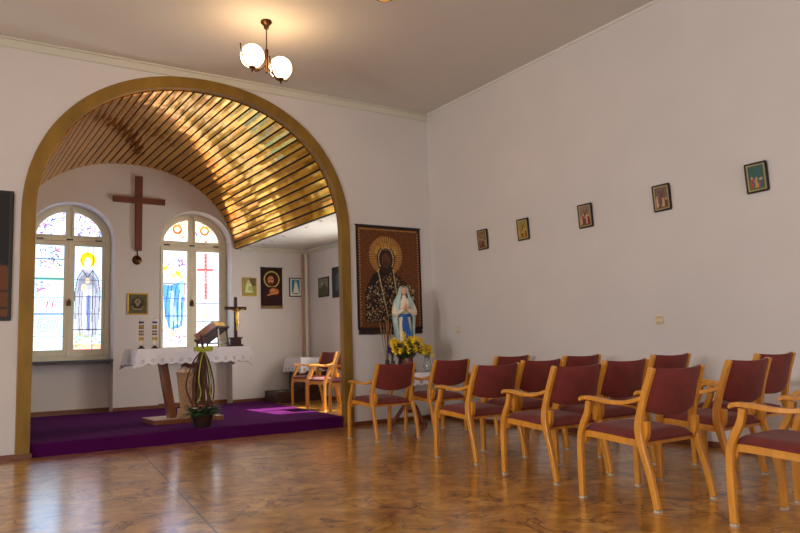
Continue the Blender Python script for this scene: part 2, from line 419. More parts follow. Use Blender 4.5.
# arc from left z=ZC-.05 over the crown to the right z=ZC-.05
seg = [p for p in full if p[1] >= ZC-.06]
cum = [0]
for a, b in zip(seg[:-1], seg[1:]): cum.append(cum[-1]+math.hypot(b[0]-a[0], b[1]-a[1]))
tot = cum[-1]; NB = 40; pitch = tot/NB
def at_len(s_):
    i = min(len(cum)-2, max(0, int(np.searchsorted(cum, s_)-1))); t = (s_-cum[i])/(cum[i+1]-cum[i]); t = max(0, min(1, t))
    return (seg[i][0]*(1-t)+seg[i+1][0]*t, seg[i][1]*(1-t)+seg[i+1][1]*t)
mb = MB()
for k in range(NB):
    P = []
    for f_, dn in ((.085, .0), (.105, .015), (.5, .0175), (.895, .015), (.915, .0)):
        x, z = at_len((k+f_)*pitch); dx, dz = CX-x, (SPR-.1)-z; l = math.hypot(dx, dz); P.append((x+dx/l*dn, z+dz/l*dn))
    n = len(P); vs = [(x, .075, z) for x, z in P]+[(x, YB, z) for x, z in P]
    mb.add(vs, [(i, i+1, n+i+1, n+i) for i in range(n-1)]+[tuple(range(n)), tuple(range(2*n-1, n-1, -1))], 0)
P = [at_len(tot*i/80) for i in range(81)]
o_ = [(CX+(x-CX)*1.03, SPR+(z-SPR)*1.03) for x, z in P]
vs = [(x, y, z) for y in (.075, YB) for x, z in P]+[(x, y, z) for y in (.075, YB) for x, z in o_]
fs = [(i, i+1, 81+i+1, 81+i) for i in range(80)]+[(162+i, 162+i+1, 243+i+1, 243+i) for i in range(80)]
fs += [(i, i+1, 162+i+1, 162+i) for i in range(80)]+[(81+i, 81+i+1, 243+i+1, 243+i) for i in range(80)]+[(0, 81, 243, 162), (80, 161, 323, 242)]
mb.add(vs, fs, 1)
struct(mb.build('ceiling_vault', [M['vault'], M['gap']], smooth=False))
xv = seg[-1][0]
mb = MB(); mb.box(xv+.004, XS+.1, .07, YB, ZC, ZC+.1); mb.box(xv+.03, xv+.09, .07, YB, ZC-.04, ZC+.4); mb.box(XCL-.1, seg[0][0]+.0, .07, YB, ZC-.06, ZC+.2); struct(mb.build('ceiling_alcove', M['ceil']))
mb = MB()
mb.box(xv+.09, XS, YB-.05, YB, ZC-.05, ZC); mb.box(xv+.09, XS, YB-.025, YB, ZC-.09, ZC-.05)
mb.box(XS-.05, XS, .07, YB, ZC-.05, ZC); mb.box(XS-.025, XS, .07, YB, ZC-.09, ZC-.05)
struct(mb.build('trim_alcove_cornice', M['cornice'], bevel=.008))

# carpet draped over the step
mb = MB()
pr = [(-.0, .0), (-.0, ZF+.006), (.012, ZF+.016), (.10, ZF+.016)]
inner = [(.012, .0), (.012, ZF), (.02, ZF+.003), (.10, ZF+.003)]
xl, xr2 = CX-AI+.004, CX+AI-.035
path_o = pr+[(3.97, ZF+.016)]; path_i = inner+[(3.97, ZF+.003)]
def xr_at(y): return xr2 if y <= .1 else xr2+(5.2-xr2)*(y-.1)/3.87
vs = []
for (y, z), (y2, z2) in zip(path_o, path_i): vs += [(xl, y, z), (xr_at(y), y, z), (xr_at(y2), y2, z2), (xl, y2, z2)]
fs = []
for i in range(len(path_o)-1):
    for k in range(4):
        j = (k+1) % 4; fs.append((i*4+k, i*4+j, (i+1)*4+j, (i+1)*4+k))
fs += [(0, 1, 2, 3), (19, 18, 17, 16)]
mb.add(vs, fs)
tag(mb.build('carpet', M['carpet']), 'purple carpet covering the chancel floor and its front step', 'carpet')

# ------------------------------------------------------------------ stained glass windows
def vine(P, x0, x1, y0, y1, n, cols):
    for i in range(n):
        x = x0+(x1-x0)*rng.rand(); y = y0+(y1-y0)*rng.rand(); c = cols[rng.randint(len(cols))]
        for k in range(4):
            a = rng.rand()*6.28; P.ell(x+.022*math.cos(a), y+.022*math.sin(a), .016, .008, c, .9, a)
PUR = [(150, 110, 190), (110, 120, 200), (190, 110, 160), (220, 160, 110), (120, 90, 160)]
def leads(P, xs, ys, w, h, c=(40, 50, 50)):
    for y in ys: P.rect(-9, 9, y-.006, y+.006, c)
    for x in xs: P.rect(x-.005, x+.005, -9, 9, c)
def paint_vine(P):                                   # left light of the left window
    P.rect(-9, 9, 0, .25, (222, 240, 250))
    vine(P, .06, .4, 1.35, 1.68, 30, PUR); vine(P, .03, .2, .95, 1.1, 12, PUR)
    for k in range(6): P.line([(.05+.03*k, 1.28-.03*(k % 3)), (.2+.03*k, 1.22+.02*(k % 2)), (.4, 1.3-.02*k)], .008, (206, 190, 110))
    P.line([(.0, 1.17), (.43, 1.17)], .035, (120, 170, 160)); P.line([(.15, 1.05), (.4, 1.08)], .03, (244, 180, 180))
    for x in (.19, .27): P.line([(x, .7), (x+.02, .8)], .02, (210, 70, 70))
    for k in range(9): P.line([(.02, .08+.05*k), (.16, .12+.05*k), (.28, .07+.05*k), (.43, .11+.05*k)], .008, (130, 180, 210))
    for k in range(7): P.line([(.08+.04*k, .3), (.06+.05*k, .42), (.12+.04*k, .55)], .007, (110, 130, 170))
    P.line([(.0, .59), (.43, .59)], .03, (80, 120, 140)); leads(P, [], [1.17, 1.5, .86, .59, .22], 0, 0, (70, 90, 90))
def paint_monk(P):                                   # right light of the left window
    P.ell(.215, 1.5, .125, .14, (240, 200, 40)); P.ring(.215, 1.5, .095, .105, (190, 140, 20))
    P.poly([(.02, .95), (.06, 1.2), (.14, 1.34), (.29, 1.34), (.38, 1.2), (.42, .95), (.4, .45), (.36, .2), (.1, .2), (.04, .45)], (176, 178, 190))
    P.poly([(.05, .9), (.09, 1.2), (.2, 1.3), (.34, 1.2), (.39, .9), (.3, 1.08), (.14, 1.08)], (150, 154, 168))
    P.poly([(.14, 1.0), (.29, 1.0), (.31, .25), (.13, .25)], (202, 204, 214)); P.poly([(.2, .9), (.27, .9), (.27, .3), (.21, .3)], (130, 146, 200))
    for x in (.1, .14, .24, .3, .35): P.line([(x, 1.0), (x-.015, .6), (x+.01, .25)], .008, (86, 90, 110))
    for q in ([(.06, 1.2), (.02, .95), (.03, .5)], [(.38, 1.2), (.42, .95), (.4, .5)], [(.14, 1.34), (.06, 1.2)], [(.29, 1.34), (.38, 1.2)], [(.14, 1.32), (.215, 1.2), (.29, 1.32)]): P.line(q, .012, (60, 60, 76))
    P.ell(.215, 1.47, .06, .08, (240, 196, 186)); P.ell(.215, 1.42, .05, .06, (245, 245, 245)); P.ell(.215, 1.15, .035, .05, (238, 190, 170))
    for x in (.195, .235): P.ell(x, 1.485, .008, .006, (70, 60, 60))
    P.ell(.16, 1.03, .04, .06, (246, 232, 170))
    P.rect(-9, 9, 0, .09, (248, 186, 176))
    for i in range(46):
        x = .02+.4*rng.rand(); y = .04+.22*rng.rand(); P.ell(x, y, .02, .009, [(120, 160, 60), (160, 180, 60), (200, 190, 80)][i % 3], 1, rng.rand()*3)
    leads(P, [.3], [1.16, .88, .59, .33], 0, 0, (60, 60, 70)); P.rect(.21, .22, 1.6, 1.8, (60, 60, 70))
def paint_mother(P):                                 # left light of the right window
    P.poly([(.02, 1.4), (.12, 1.5), (.25, 1.45), (.3, 1.2), (.3, 1.0), (.02, 1.0)], (228, 232, 246))
    P.poly([(.0, 1.12), (.14, 1.1), (.3, 1.16), (.4, .9), (.36, .35), (.12, .3), (.04, .6)], (120, 170, 234))
    P.poly([(.12, 1.0), (.2, 1.0), (.27, .4), (.14, .33)], (180, 212, 246)); P.poly([(.3, 1.0), (.34, 1.0), (.33, .4), (.29, .38)], (200, 226, 250))
    for x, y in ((.06, .5), (.12, .34), (.2, .3), (.27, .33), (.33, .4)): P.line([(x+.05, 1.1), (x+.01, .8), (x, y)], .012, (50, 90, 190))
    for q in ([(.02, 1.4), (.12, 1.5), (.25, 1.45)], [(.12, 1.5), (.1, 1.35), (.14, 1.2)]): P.line(q, .009, (60, 60, 90))
    P.poly([(.0, 1.42), (.1, 1.46), (.08, 1.38), (.0, 1.36)], (244, 212, 60)); P.poly([(.22, 1.38), (.33, 1.34), (.3, 1.25), (.24, 1.3)], (246, 206, 50))
    P.ell(.2, 1.28, .04, .05, (244, 190, 150)); P.ell(.33, 1.26, .04, .05, (248, 200, 160)); P.poly([(.28, 1.2), (.42, 1.2), (.42, .9), (.33, .9)], (170, 220, 232))
    P.line([(.42, 1.3), (.4, 1.1), (.41, .35)], .016, (230, 120, 110)); P.line([(.0, .3), (.1, .34), (.22, .28), (.34, .36), (.43, .3)], .02, (246, 180, 130))
    vine(P, .28, .42, 1.4, 1.6, 12, PUR); vine(P, .05, .4, .05, .26, 16, PUR+[(250, 200, 150)])
    leads(P, [], [1.13, .86, .55, .28], 0, 0, (60, 80, 120))
def paint_redcross(P):                               # right light of the right window
    P.rect(.17, .215, .85, 1.7, (226, 110, 104)); P.rect(.03, .34, 1.37, 1.42, (226, 110, 104))
    for k in range(12): P.rect(.18, .2, .88+.07*k, .9+.07*k, (250, 190, 180))
    for i in range(26):
        x = .22+.16*rng.rand(); y = .82+.35*rng.rand(); P.ell(x, y, .02, .006, [(130, 140, 190), (150, 190, 170), (214, 214, 130)][i % 3], 1, rng.rand()*3)
    for k in range(4): P.line([(.04+.02*k, .62), (.1+.02*k, .75), (.2, .8-.02*k)], .007, (230, 160, 130))
    for i in range(20):
        x = .08+.14*rng.rand(); y = .15+.5*rng.rand(); P.ell(x, y, .024, .009, [(210, 220, 70), (170, 200, 90)][i % 2], 1, 1+rng.rand())
    P.line([(.14, .1), (.15, .7)], .008, (120, 160, 80)); leads(P, [], [1.42, 1.12, .78, .45, .2], 0, 0, (110, 120, 130))
    P.rect(0, .43, 1.13, 1.4, (190, 236, 240), .25)
def fan_paint(warm):
    def f(P):
        cols = PUR+([(240, 180, 90), (230, 130, 70), (246, 206, 110)] if warm else [(90, 110, 190)])
        vine(P, -.5, .5, 0, .42, 60, cols)
        for k in range(5):
            P.line([(-.45+.2*k, .02), (-.4+.2*k, .14), (-.44+.2*k, .3)], .006, (150, 140, 170))
        if warm: P.ring(-.25, .22, .05, .09, (200, 120, 30)); P.ring(.25, .22, .05, .09, (210, 130, 40)); P.rect(-9, 9, .22, 9, (255, 216, 150), .35)
    return f
def make_window(n, cx, paints, warm):
    w = bpy.data.objects.new('window_%d' % n, None); C.objects.link(w); w.location = (cx, YW+.03, 0); w['kind'] = 'structure'
    hw = .655; t0, t1 = -.03, .04
    mb = MB()                                        # outer frame follows the arch
    i_ = [(-.565, 1.06)]+arcpts(0, WSP, .565, .52, 2, 40)+[(.565, 1.06)]; o_ = [(-hw+.002, 1.06)]+arcpts(0, WSP, hw-.002, WRI-.002, 2, 40)+[(hw-.002, 1.06)]
    vs = []
    for (a, b), (c_, d) in zip(i_, o_): vs += [(a, t0, b), (c_, t0, d), (c_, t1, d), (a, t1, b)]
    fs = []
    for i in range(len(i_)-1):
        for k in range(4):
            j = (k+1) % 4; fs.append((i*4+k, i*4+j, (i+1)*4+j, (i+1)*4+k))
    mb.add(vs, fs+[(0, 1, 2, 3), tuple((len(i_)-1)*4+k for k in (3, 2, 1, 0))])
    mb.box(-hw+.002, hw-.002, t0, t1, 1.0, 1.07); mb.box(-.6, .6, t0-.01, t1, 2.985, 3.055); mb.box(-.03, .03, t0, t1, 3.04, 3.55); mb.box(-.02, .02, t0-.025, t1, 1.06, 2.99)
    mb.build('window_frame', M['winframe'], w, bevel=.006)
    for s_, pf in ((-1, paints[0]), (1, paints[1])):
        x0, x1 = (-.555, -.008) if s_ < 0 else (.008, .555)
        mb = MB(); y0, y1 = t0-.02, t1-.02
        gx0, gx1 = (-.515, -.078) if s_ < 0 else (.078, .515)
        mb.box(x0, gx0, y0, y1, 1.075, 2.98); mb.box(gx1, x1, y0, y1, 1.075, 2.98); mb.box(gx0, gx1, y0, y1, 1.075, 1.18); mb.box(gx0, gx1, y0, y1, 2.905, 2.98)
        sh = mb.build('sash', M['winframe'], w, bevel=.006)
        g = panel('pane', M['stained'], gx1-gx0, 1.725, .01, .0085, pf, bg=((200, 228, 255) if n == 1 else (232, 240, 248)), parent=sh, loc=(gx0, 0, 1.18), x0=0)
        if s_ < 0: g['label'] = 'tall stained glass light with vines and water' if n == 1 else 'stained glass light with a blue robed figure'
        else: g['label'] = 'stained glass light with a grey robed haloed figure' if n == 1 else 'stained glass light with a red cross'
        # fan light
        mb = MB(); fx0, fx1 = (-.5, -.068) if s_ < 0 else (.068, .5)
        top = lambda x: .0+max(.012, .47*math.sqrt(max(0, 1-(x/.515)**2))-.075)
        mb2 = MB()
        nseg = 20; xs = [fx0+(fx1-fx0)*i/nseg for i in range(nseg+1)]
        topo = lambda x: max(.02, .53*math.sqrt(max(0, 1-(x/.575)**2))-.06)
        xo = [(-.565 if s_ < 0 else .032)+(.533)*i/nseg for i in range(nseg+1)]
        inner = [(fx0, .0)]+[(x, top(x)) for x in xs]+[(fx1, .0)]
        outer = [(xo[0], -.03)]+[(x, topo(x)) for x in xo]+[(xo[-1], -.03)]
        vs = []
        for (a, b), (c_, d) in zip(inner, outer): vs += [(a, y0, b+3.085), (c_, y0, d+3.085), (c_, y1, d+3.085), (a, y1, b+3.085)]
        m_ = len(inner); fs = []
        for i in range(m_):
            i2 = (i+1) % m_
            for k in range(4):
                j = (k+1) % 4; fs.append((i*4+k, i*4+j, i2*4+j, i2*4+k))
        mb2.add(vs, fs); fo = mb2.build('fanlight_sash', M['winframe'], w, bevel=.004)
        panel('pane', M['stained'], fx1-fx0, .43, .01, .0095, fan_paint(warm), bg=((220, 230, 252) if n == 1 else (240, 238, 240)), parent=fo, loc=(0, 0, 3.085), x0=fx0, top=top)
    mb = MB(); mb.box(-.035, .035, t0-.035, t0-.02, 1.9, 1.99); mb.box(-.012, .012, t0-.06, t0-.03, 1.9, 2.02); mb.build('handle', M['brass'], w, bevel=.003)
    for x in (-.45, .45, 0):
        mb = MB(); mb.box(x-.05, x+.05, t0-.032, t0-.012, 3.0, 3.02); mb.build('hinge', M['metal_dark'], w)
    mb = MB(); mb.box(-hw-.0, hw+.0, -.36, -.03, .97, 1.0)
    mb.build('window_sill', M['sill'], w, bevel=.004)
    return w
make_window(1, WIN[0][0], (paint_vine, paint_monk), False)
make_window(2, WIN[1][0], (paint_mother, paint_redcross), True)
# plain daylight windows out of sight of the photo: alcove side and nave rear ones added, nave left ones assumed, all for light
def unseen_window(n, x, ya, yb, z0, z1, rear=False):
    w = bpy.data.objects.new('window_%d' % n, None); C.objects.link(w); w['kind'] = 'structure'
    if rear: w.location = (0, x, 0); w.rotation_euler = (0, 0, -PI/2); x, ya, yb = 0, ya, yb
    mb = MB(); mb.box(x-.03, x+.03, ya, yb, z0, z0+.06); mb.box(x-.03, x+.03, ya, yb, z1-.06, z1); mb.box(x-.03, x+.03, ya, ya+.06, z0, z1); mb.box(x-.03, x+.03, yb-.06, yb, z0, z1)
    m_ = (ya+yb)/2; mb.box(x-.03, x+.03, m_-.03, m_+.03, z0, z1); mb.build('window_frame', M['winframe'], w)
unseen_window(3, XS+.08, .75, 2.1, 1.1, 2.2)  # added so sun and fill light reach the chancel chairs and carpet
for n_, (a, b) in enumerate(RX): unseen_window(6+n_, YR-.1, a, b, 1.0, 3.2, True)  # rear windows added to brighten the front wall and chair backs
unseen_window(4, XL-.1, WY[0][0], WY[0][1], 1.0, 3.2); unseen_window(5, XL-.1, WY[1][0], WY[1][1], 1.0, 3.2)  # unseen left windows, assumed and placed to light the right wall

# ------------------------------------------------------------------ armchairs
def smoothpath(pts, k=6):
    out = []
    P = [Vector(p) for p in pts]; P = [P[0]]+P+[P[-1]]
    for i in range(1, len(P)-2):
        for j in range(k):
            t = j/k; a, b, c_, d = P[i-1], P[i], P[i+1], P[i+2]
            out.append(.5*((2*b)+(c_-a)*t+(2*a-5*b+4*c_-d)*t*t+(-a+3*b-3*c_+d)*t**3))
    out.append(P[-2]); return out
CHGROUP = 'maroon armchairs in rows'
def make_chair():
    t = thing('armchair', 'x', 'chair', group=CHGROUP)
    LW = .036
    for s_ in (-1, 1):
        x = s_*.286
        mb = MB(); pth = smoothpath([(x, .292, .012), (x, .292, .2), (x, .286, .38), (x, .264, .47), (x, .208, .58), (x, .19, .655)]); mb.strip(pth, LW, .042)
        l = mb.build('leg', M['chairwood'], t, bevel=.006, smooth=True)
        mb = MB(); mb.box(x-.017, x+.017, .273, .311, 0, .012); mb.build('foot_cap', M['cap'], l)
        mb = MB(); pth = smoothpath([(x, -.295, .012), (x, -.26, .2), (x*.985, -.208, .38), (x*.97, -.19, .47), (x*.95, -.195, .56), (x*.92, -.235, .7), (x*.885, -.3, .875)])
        n_ = len(pth); tk = [.040+.014*math.exp(-((i/n_-.5)/.2)**2) for i in range(n_)]
        mb.strip(pth, LW, tk); l = mb.build('leg', M['chairwood'], t, bevel=.006, smooth=True)
        l['label'] = 'curved rear leg rising into the back post'
        mb = MB(); mb.box(x-.017, x+.017, -.314, -.276, 0, .012); mb.build('foot_cap', M['cap'], l)
        mb = MB(); pth = smoothpath([(x, .262, .655), (x, .235, .674), (x, .15, .672), (x, .02, .655), (x*.96, -.1, .655), (x*.93, -.225, .685)])
        n_ = len(pth); mb.strip(pth, .05, [.016+.01*min(1, i/5) for i in range(n_)]); mb.build('armrest', M['chairwood'], t, bevel=.006, smooth=True)
    mb = MB()
    for s_ in (-1, 1):
        x = s_*.25
        mb.strip(smoothpath([(x, .28, .37), (x, .272, .418), (x, .235, .43), (x, .1, .422), (x, -.1, .405), (x, -.17, .408), (x, -.215, .45), (x, -.225, .54)]), .034, .042)
    mb.box(-.27, .27, .25, .28, .385, .43); mb.box(-.24, .24, -.2, -.17, .385, .425)
    mb.build('seat_frame', M['chairwood'], t, bevel=.005, smooth=True)
    # seat cushion
    nx, ny = 12, 12; vs = []; fs = []
    for k in (0, 1):
        for i in range(nx+1):
            for j in range(ny+1):
                u, v = i/nx*2-1, j/ny*2-1; x = u*.262; y = .04+v*.25
                e = (1-abs(u)**6)*(1-abs(v)**6); zb = .438+.018*v
                z = zb+(.005+.043*e**.5 if k else -.012); vs.append((x*(1-.03*(v < -.9)), y, z))
    m_ = (nx+1)*(ny+1); I = lambda i, j: i*(ny+1)+j
    for i in range(nx):
        for j in range(ny):
            fs.append((m_+I(i, j), m_+I(i+1, j), m_+I(i+1, j+1), m_+I(i, j+1))); fs.append((I(i, j), I(i, j+1), I(i+1, j+1), I(i+1, j)))
    for i in range(nx):
        for j in (0, ny): fs.append((I(i, j), I(i+1, j), m_+I(i+1, j), m_+I(i, j)))
    for j in range(ny):
        for i in (0, nx): fs.append((I(i, j), I(i, j+1), m_+I(i, j+1), m_+I(i, j)))
    mb = MB(); mb.add(vs, fs); mb.build('seat', M['maroon'], t, smooth=True)
    # upholstered back, bowed between the posts with a dipping lower edge
    nx, nz = 14, 10; vs = []; fs = []
    for k in (0, 1):
        for i in range(nx+1):
            u = i/nx*2-1
            zl = .615-.05*(1-abs(u)**2.5); zt = .876-.012*(1-u*u)
            for j in range(nz+1):
                v = j/nz; z = zl+(zt-zl)*v; x = u*(.256-.018*v)
                yc = -.195-.1*((z-.55)/.32)-.045*(1-u*u)
                e = (1-(2*v-1)**6)*(1-abs(u)**8)
                vs.append((x, yc+(.012+.012*e if k else -.008-.012*e), z))
    m_ = (nx+1)*(nz+1); I = lambda i, j: i*(nz+1)+j
    for i in range(nx):
        for j in range(nz):
            fs.append((m_+I(i, j), m_+I(i+1, j), m_+I(i+1, j+1), m_+I(i, j+1))); fs.append((I(i, j), I(i, j+1), I(i+1, j+1), I(i+1, j)))
    for i in range(nx):
        for j in (0, nz): fs.append((I(i, j), I(i+1, j), m_+I(i+1, j), m_+I(i, j)))
    for j in range(nz):
        for i in (0, nx): fs.append((I(i, j), I(i, j+1), m_+I(i, j+1), m_+I(i, j)))
    mb = MB(); mb.add(vs, fs); mb.build('backrest', M['maroon'], t, smooth=True)
    return t
chairs = [
 (4.48, -1.40, .04, 'maroon armchair beside the arch pillar, aisle seat of the row nearest the altar'),
 (5.24, -1.46, .03, 'maroon armchair right behind the first aisle chair, in front of the lace-covered flower table'),
 (5.87, -1.84, .0, 'maroon armchair at the right wall in the row nearest the altar'),
 (4.33, -3.34, .0, 'maroon armchair at the aisle in the second row back from the altar'),
 (4.96, -3.26, .02, 'maroon armchair in the middle of the second row back from the altar'),
 (5.70, -3.10, .0, 'maroon armchair nearest the right wall in the second row back from the altar'),
 (4.19, -4.45, -.02, 'maroon armchair at the aisle in the third row back from the altar'),
 (4.82, -4.38, .0, 'maroon armchair in the middle of the third row back from the altar'),
 (5.66, -4.20, .0, 'maroon armchair nearest the right wall in the third row, its back just showing over others'),
 (3.99, -5.46, .01, 'maroon armchair seen whole in the foreground, aisle seat of the fourth row from the altar'),
 (4.86, -5.42, .02, 'maroon armchair in the middle of the fourth row, behind the near arm at the right'),
 (5.60, -5.20, .0, 'maroon armchair nearest the wall in the fourth row, under the rightmost small picture'),
 (4.05, -6.50, .06, 'maroon armchair cut by the right edge of the photo, nearest of all chairs'),
 (4.84, -6.44, .03, 'maroon armchair at the right edge, only its arm and seat showing behind the nearest chair'),
 (5.60, 2.62, PI/2, 'chancel armchair beside the lace-covered side table, facing the altar'),
 (5.31, 1.42, PI/2, 'chancel armchair with sunlight on its seat, between its two fellows'),
 (5.22, .50, PI/2, 'chancel armchair half hidden by the arch pillar, sun on its arm'),
]
ch0 = make_chair()
for i, (x, y, rz, lab) in enumerate(chairs):
    o = ch0 if i == 0 else copy_tree(ch0)
    o.location = (x, y, ZF if i >= 14 else 0); o.rotation_euler = (0, 0, rz); o['label'] = lab; o.scale = (1, 1, [.98, 1, 1.025, .98, 1, 1.025, .98, 1, 1.025, .98, 1, 1.025, .98, 1, 1, 1, 1][i])
    if i >= 14: o['group'] = 'maroon armchairs in the chancel'

# ------------------------------------------------------------------ chandelier
cz = H
t = thing('chandelier', 'brass ceiling lamp with two lit glass globes hanging before the arch', 'ceiling lamp', (2.93, -1.745, 0))
mb = MB(); mb.lathe([(.058, 0), (.062, -.02), (.05, -.035), (.03, -.05), (.026, -.085), (.01, -.09)], 20, (0, 0, H)); mb.build('canopy', M['brass'], t, smooth=True)
mb = MB(); mb.tube([(0, 0, H-.08), (0, 0, 4.25)], .007); mb.lathe([(.01, 0), (.02, -.01), (.017, -.1), (.02, -.2), (.012, -.24), (.016, -.26), (0.004, -.275)], 14, (0, 0, 4.26)); mb.build('stem', M['brass'], t, smooth=True)
gd = Vector((.386, .158, 0)).normalized()
for s_ in (-1, 1):
    c_ = gd*s_*.21; gz = 4.115
    mb = MB()
    mb.tube(smoothpath([(0, 0, 4.09), tuple(gd*s_*.06+Vector((0, 0, 4.03))), tuple(c_*.75+Vector((0, 0, 3.965))), tuple(c_+Vector((0, 0, 3.985)))]), .008)
    sd = Vector((-gd.y, gd.x, 0))
    for q in (gd, -gd):
        mb.tube(smoothpath([tuple(c_+Vector((0, 0, 3.985))), tuple(c_+q*.09+Vector((0, 0, 4.0))), tuple(c_+q*.137+Vector((0, 0, 4.08))), tuple(c_+q*.165+Vector((0, 0, 4.2)))]), .009)
    mb.lathe([(.004, -.05), (.012, -.03), (.01, -.01), (.035, .0), (.04, .018), (.03, .025)], 16, (c_.x, c_.y, 3.985)); a = mb.build('arm', M['brass'], t, smooth=True)
    mb = MB(); mb.ball((c_.x, c_.y, gz), .122, 28, 18); mb.build('globe', M['globe'], t, smooth=True)['label'] = 'glowing warm white glass globe'
mb = MB(); q = on = None
t = thing('ceiling_fitting', 'small round brass fitting on the ceiling at the top edge of the photo', 'ceiling light', (3.74, -2.86, H))
mb = MB(); mb.lathe([(.11, 0), (.112, -.012), (.095, -.026), (.085, -.026)], 28); mb.build('ring', M['brass'], t, smooth=True)
mb = MB(); mb.lathe([(.085, -.02), (.07, -.034), (.04, -.042), (.0, -.045)], 28); mb.build('lens', M['amber'], t, smooth=True)
for i, (x, y) in enumerate([(4.95, 1.0), (5.0, 1.6), (5.03, 2.55), (5.05, 3.1), (5.08, 3.55)]):
    t = thing('recessed_spotlight', 'x', 'spotlight', (x, y, ZC), group='small spotlights in the alcove ceiling')
    t['label'] = ['small alcove ceiling spotlight nearest the arch pillar', 'small alcove ceiling spotlight, second from the arch pillar', 'small alcove ceiling spotlight, middle of the line of five',
                  'small alcove ceiling spotlight, second from the back wall', 'small alcove ceiling spotlight nearest the back wall'][i]
    mb = MB(); mb.lathe([(.045, 0), (.045, -.006), (.032, -.01)], 18); mb.build('ring', M['winframe'], t, smooth=True)
    mb = MB(); mb.lathe([(.032, -.002), (.02, -.012), (0, -.013)], 18); mb.build('lens', M['lens'], t, smooth=True)

# ------------------------------------------------------------------ pictures
def picture(name, label, cat, loc, rz, w, h, fw, fm, fn, bg=(200, 180, 130), tilt=0, group=None, cell=.008, mount=None, glassy=True):
    t = thing(name, label, cat, loc, rz, group)
    t.rotation_euler = (tilt, 0, rz)
    mb = MB(); d0, d1 = -.015, .0
    mb.box(-w/2, w/2, d0, d1, 0, fw); mb.box(-w/2, w/2, d0, d1, h-fw, h); mb.box(-w/2, -w/2+fw, d0, d1, fw, h-fw); mb.box(w/2-fw, w/2, d0, d1, fw, h-fw)
    mb.build('frame', fm, t, bevel=.004)
    panel('print', M['print'], w-2*fw, h-2*fw, .008, cell, fn, bg, t, loc=(0, -.008, fw))
    return t
def scene_paint(k, W, Hh):
    def f(P):
        r = np.random.RandomState(20+k)
        P.rect(-9, 9, -9, 9, (170, 150, 104)); 
        sky = [(120, 96, 60), (150, 130, 60), (130, 110, 90), (110, 90, 80), (54, 92, 78)][k]
        P.rect(-W/2+.014, W/2-.014, .014, Hh-.014, sky)
        P.rect(-W/2+.014, W/2-.014, .014, Hh*.35, [(90, 60, 30), (150, 120, 40), (110, 70, 40), (120, 80, 50), (70, 100, 40)][k])
        cols = [[(120, 60, 30), (170, 130, 90), (60, 40, 30)], [(190, 150, 50), (120, 70, 30), (90, 80, 30)], [(190, 150, 120), (120, 40, 30), (80, 60, 70)], [(190, 160, 130), (110, 50, 40), (90, 70, 70)], [(180, 60, 40), (60, 90, 120), (190, 140, 80)]][k]
        for i in range(5):
            x = (i-2)*W*.15+r.uniform(-.01, .01); c = cols[i % 3]; hh = Hh*r.uniform(.3, .5)
            P.poly([(x-.018, .03), (x+.018, .03), (x+.012, hh), (x-.012, hh)], c); P.ell(x, hh+.012, .01, .012, (210, 160, 120))
        P.line([(-W*.25, Hh*.3), (W*.2, Hh*.78)], .012, cols[1]); P.line([(-W*.12, Hh*.75), (W*.1, Hh*.55)], .01, cols[1])
    return f
PL = [(-1.23, 2.32, 'smallest-looking framed scene on the right wall, nearest the corner'),
      (-2.025, 2.335, 'small framed yellowish scene, second from the corner on the right wall'),
      (-3.06, 2.33, 'small framed scene in the middle of the five on the right wall'),
      (-4.09, 2.34, 'small framed pale brown scene, fourth from the corner on the right wall'),
      (-5.105, 2.33, 'small framed scene with green and red figures at the far right of the right wall')]
for k, (y, z, lab) in enumerate(PL):
    o = picture('framed_picture', lab, 'picture', (XR-.004, y, z), -PI/2, .205, .275, .016, M['black'], scene_paint(k, .173, .243), group='row of small pictures on the right wall')
    o.rotation_euler = (math.radians(4), 0, -PI/2)
# dark framed painting at the left edge
def p_dark(P):
    P.rect(-9, 9, -9, 9, (26, 24, 26)); P.ell(.3, .16, .42, .42, (108, 60, 28)); P.rect(-.12, .72, -1, .16, (108, 60, 28)); P.rect(-9, 9, .27, .285, (40, 24, 14)); P.rect(-9, 9, .1, .115, (46, 26, 14))
    P.rect(-9, 9, 0, .02, (40, 24, 14))
picture('large_painting', 'large dark painting with a brown arched shape at the left edge', 'painting', (.215, -.002, 1.45), 0, 1.02, 1.4, .035, M['black'], p_dark, cell=.02)
# back wall pictures
def p_square(P):
    P.rect(-9, 9, -9, 9, (88, 84, 50)); P.ell(0, .16, .12, .12, (60, 54, 36)); P.ell(0, .19, .05, .06, (150, 140, 90))
    P.ell(-.05, .13, .03, .05, (40, 36, 24)); P.ell(.05, .13, .03, .05, (40, 36, 24)); P.line([(-.09, .12), (-.05, .07), (.05, .07), (.09, .12)], .014, (170, 150, 90)); P.ell(0, .2, .022, .03, (120, 80, 50))
picture('square_picture', 'square olive and gold picture above the two altar candles', 'picture', (2.965, YB-.002, 1.735), 0, .34, .37, .022, M['gold'], p_square)
def p_green(P):
    P.rect(-9, 9, -9, 9, (146, 140, 60)); P.rect(0, 9, .18, 9, (96, 78, 40)); P.poly([(-.09, .05), (.06, .05), (.04, .2), (-.02, .3), (-.07, .2)], (206, 210, 150)); P.ell(-.02, .25, .03, .035, (206, 180, 130)); P.ell(.01, .13, .04, .05, (170, 180, 120))
picture('olive_picture', 'small olive green picture left of the haloed head tapestry', 'picture', (4.97, YB-.002, 2.075), 0, .27, .35, .014, M['gold'], p_green)
def p_blue(P):
    P.rect(-9, 9, -9, 9, (214, 222, 214)); P.rect(-.085, .085, .06, .31, (40, 130, 160)); P.poly([(-.05, .06), (.07, .06), (.03, .24), (0, .29), (-.02, .24)], (226, 226, 206)); P.ell(0, .27, .02, .025, (210, 170, 140)); P.rect(-.06, .06, .035, .05, (40, 40, 40))
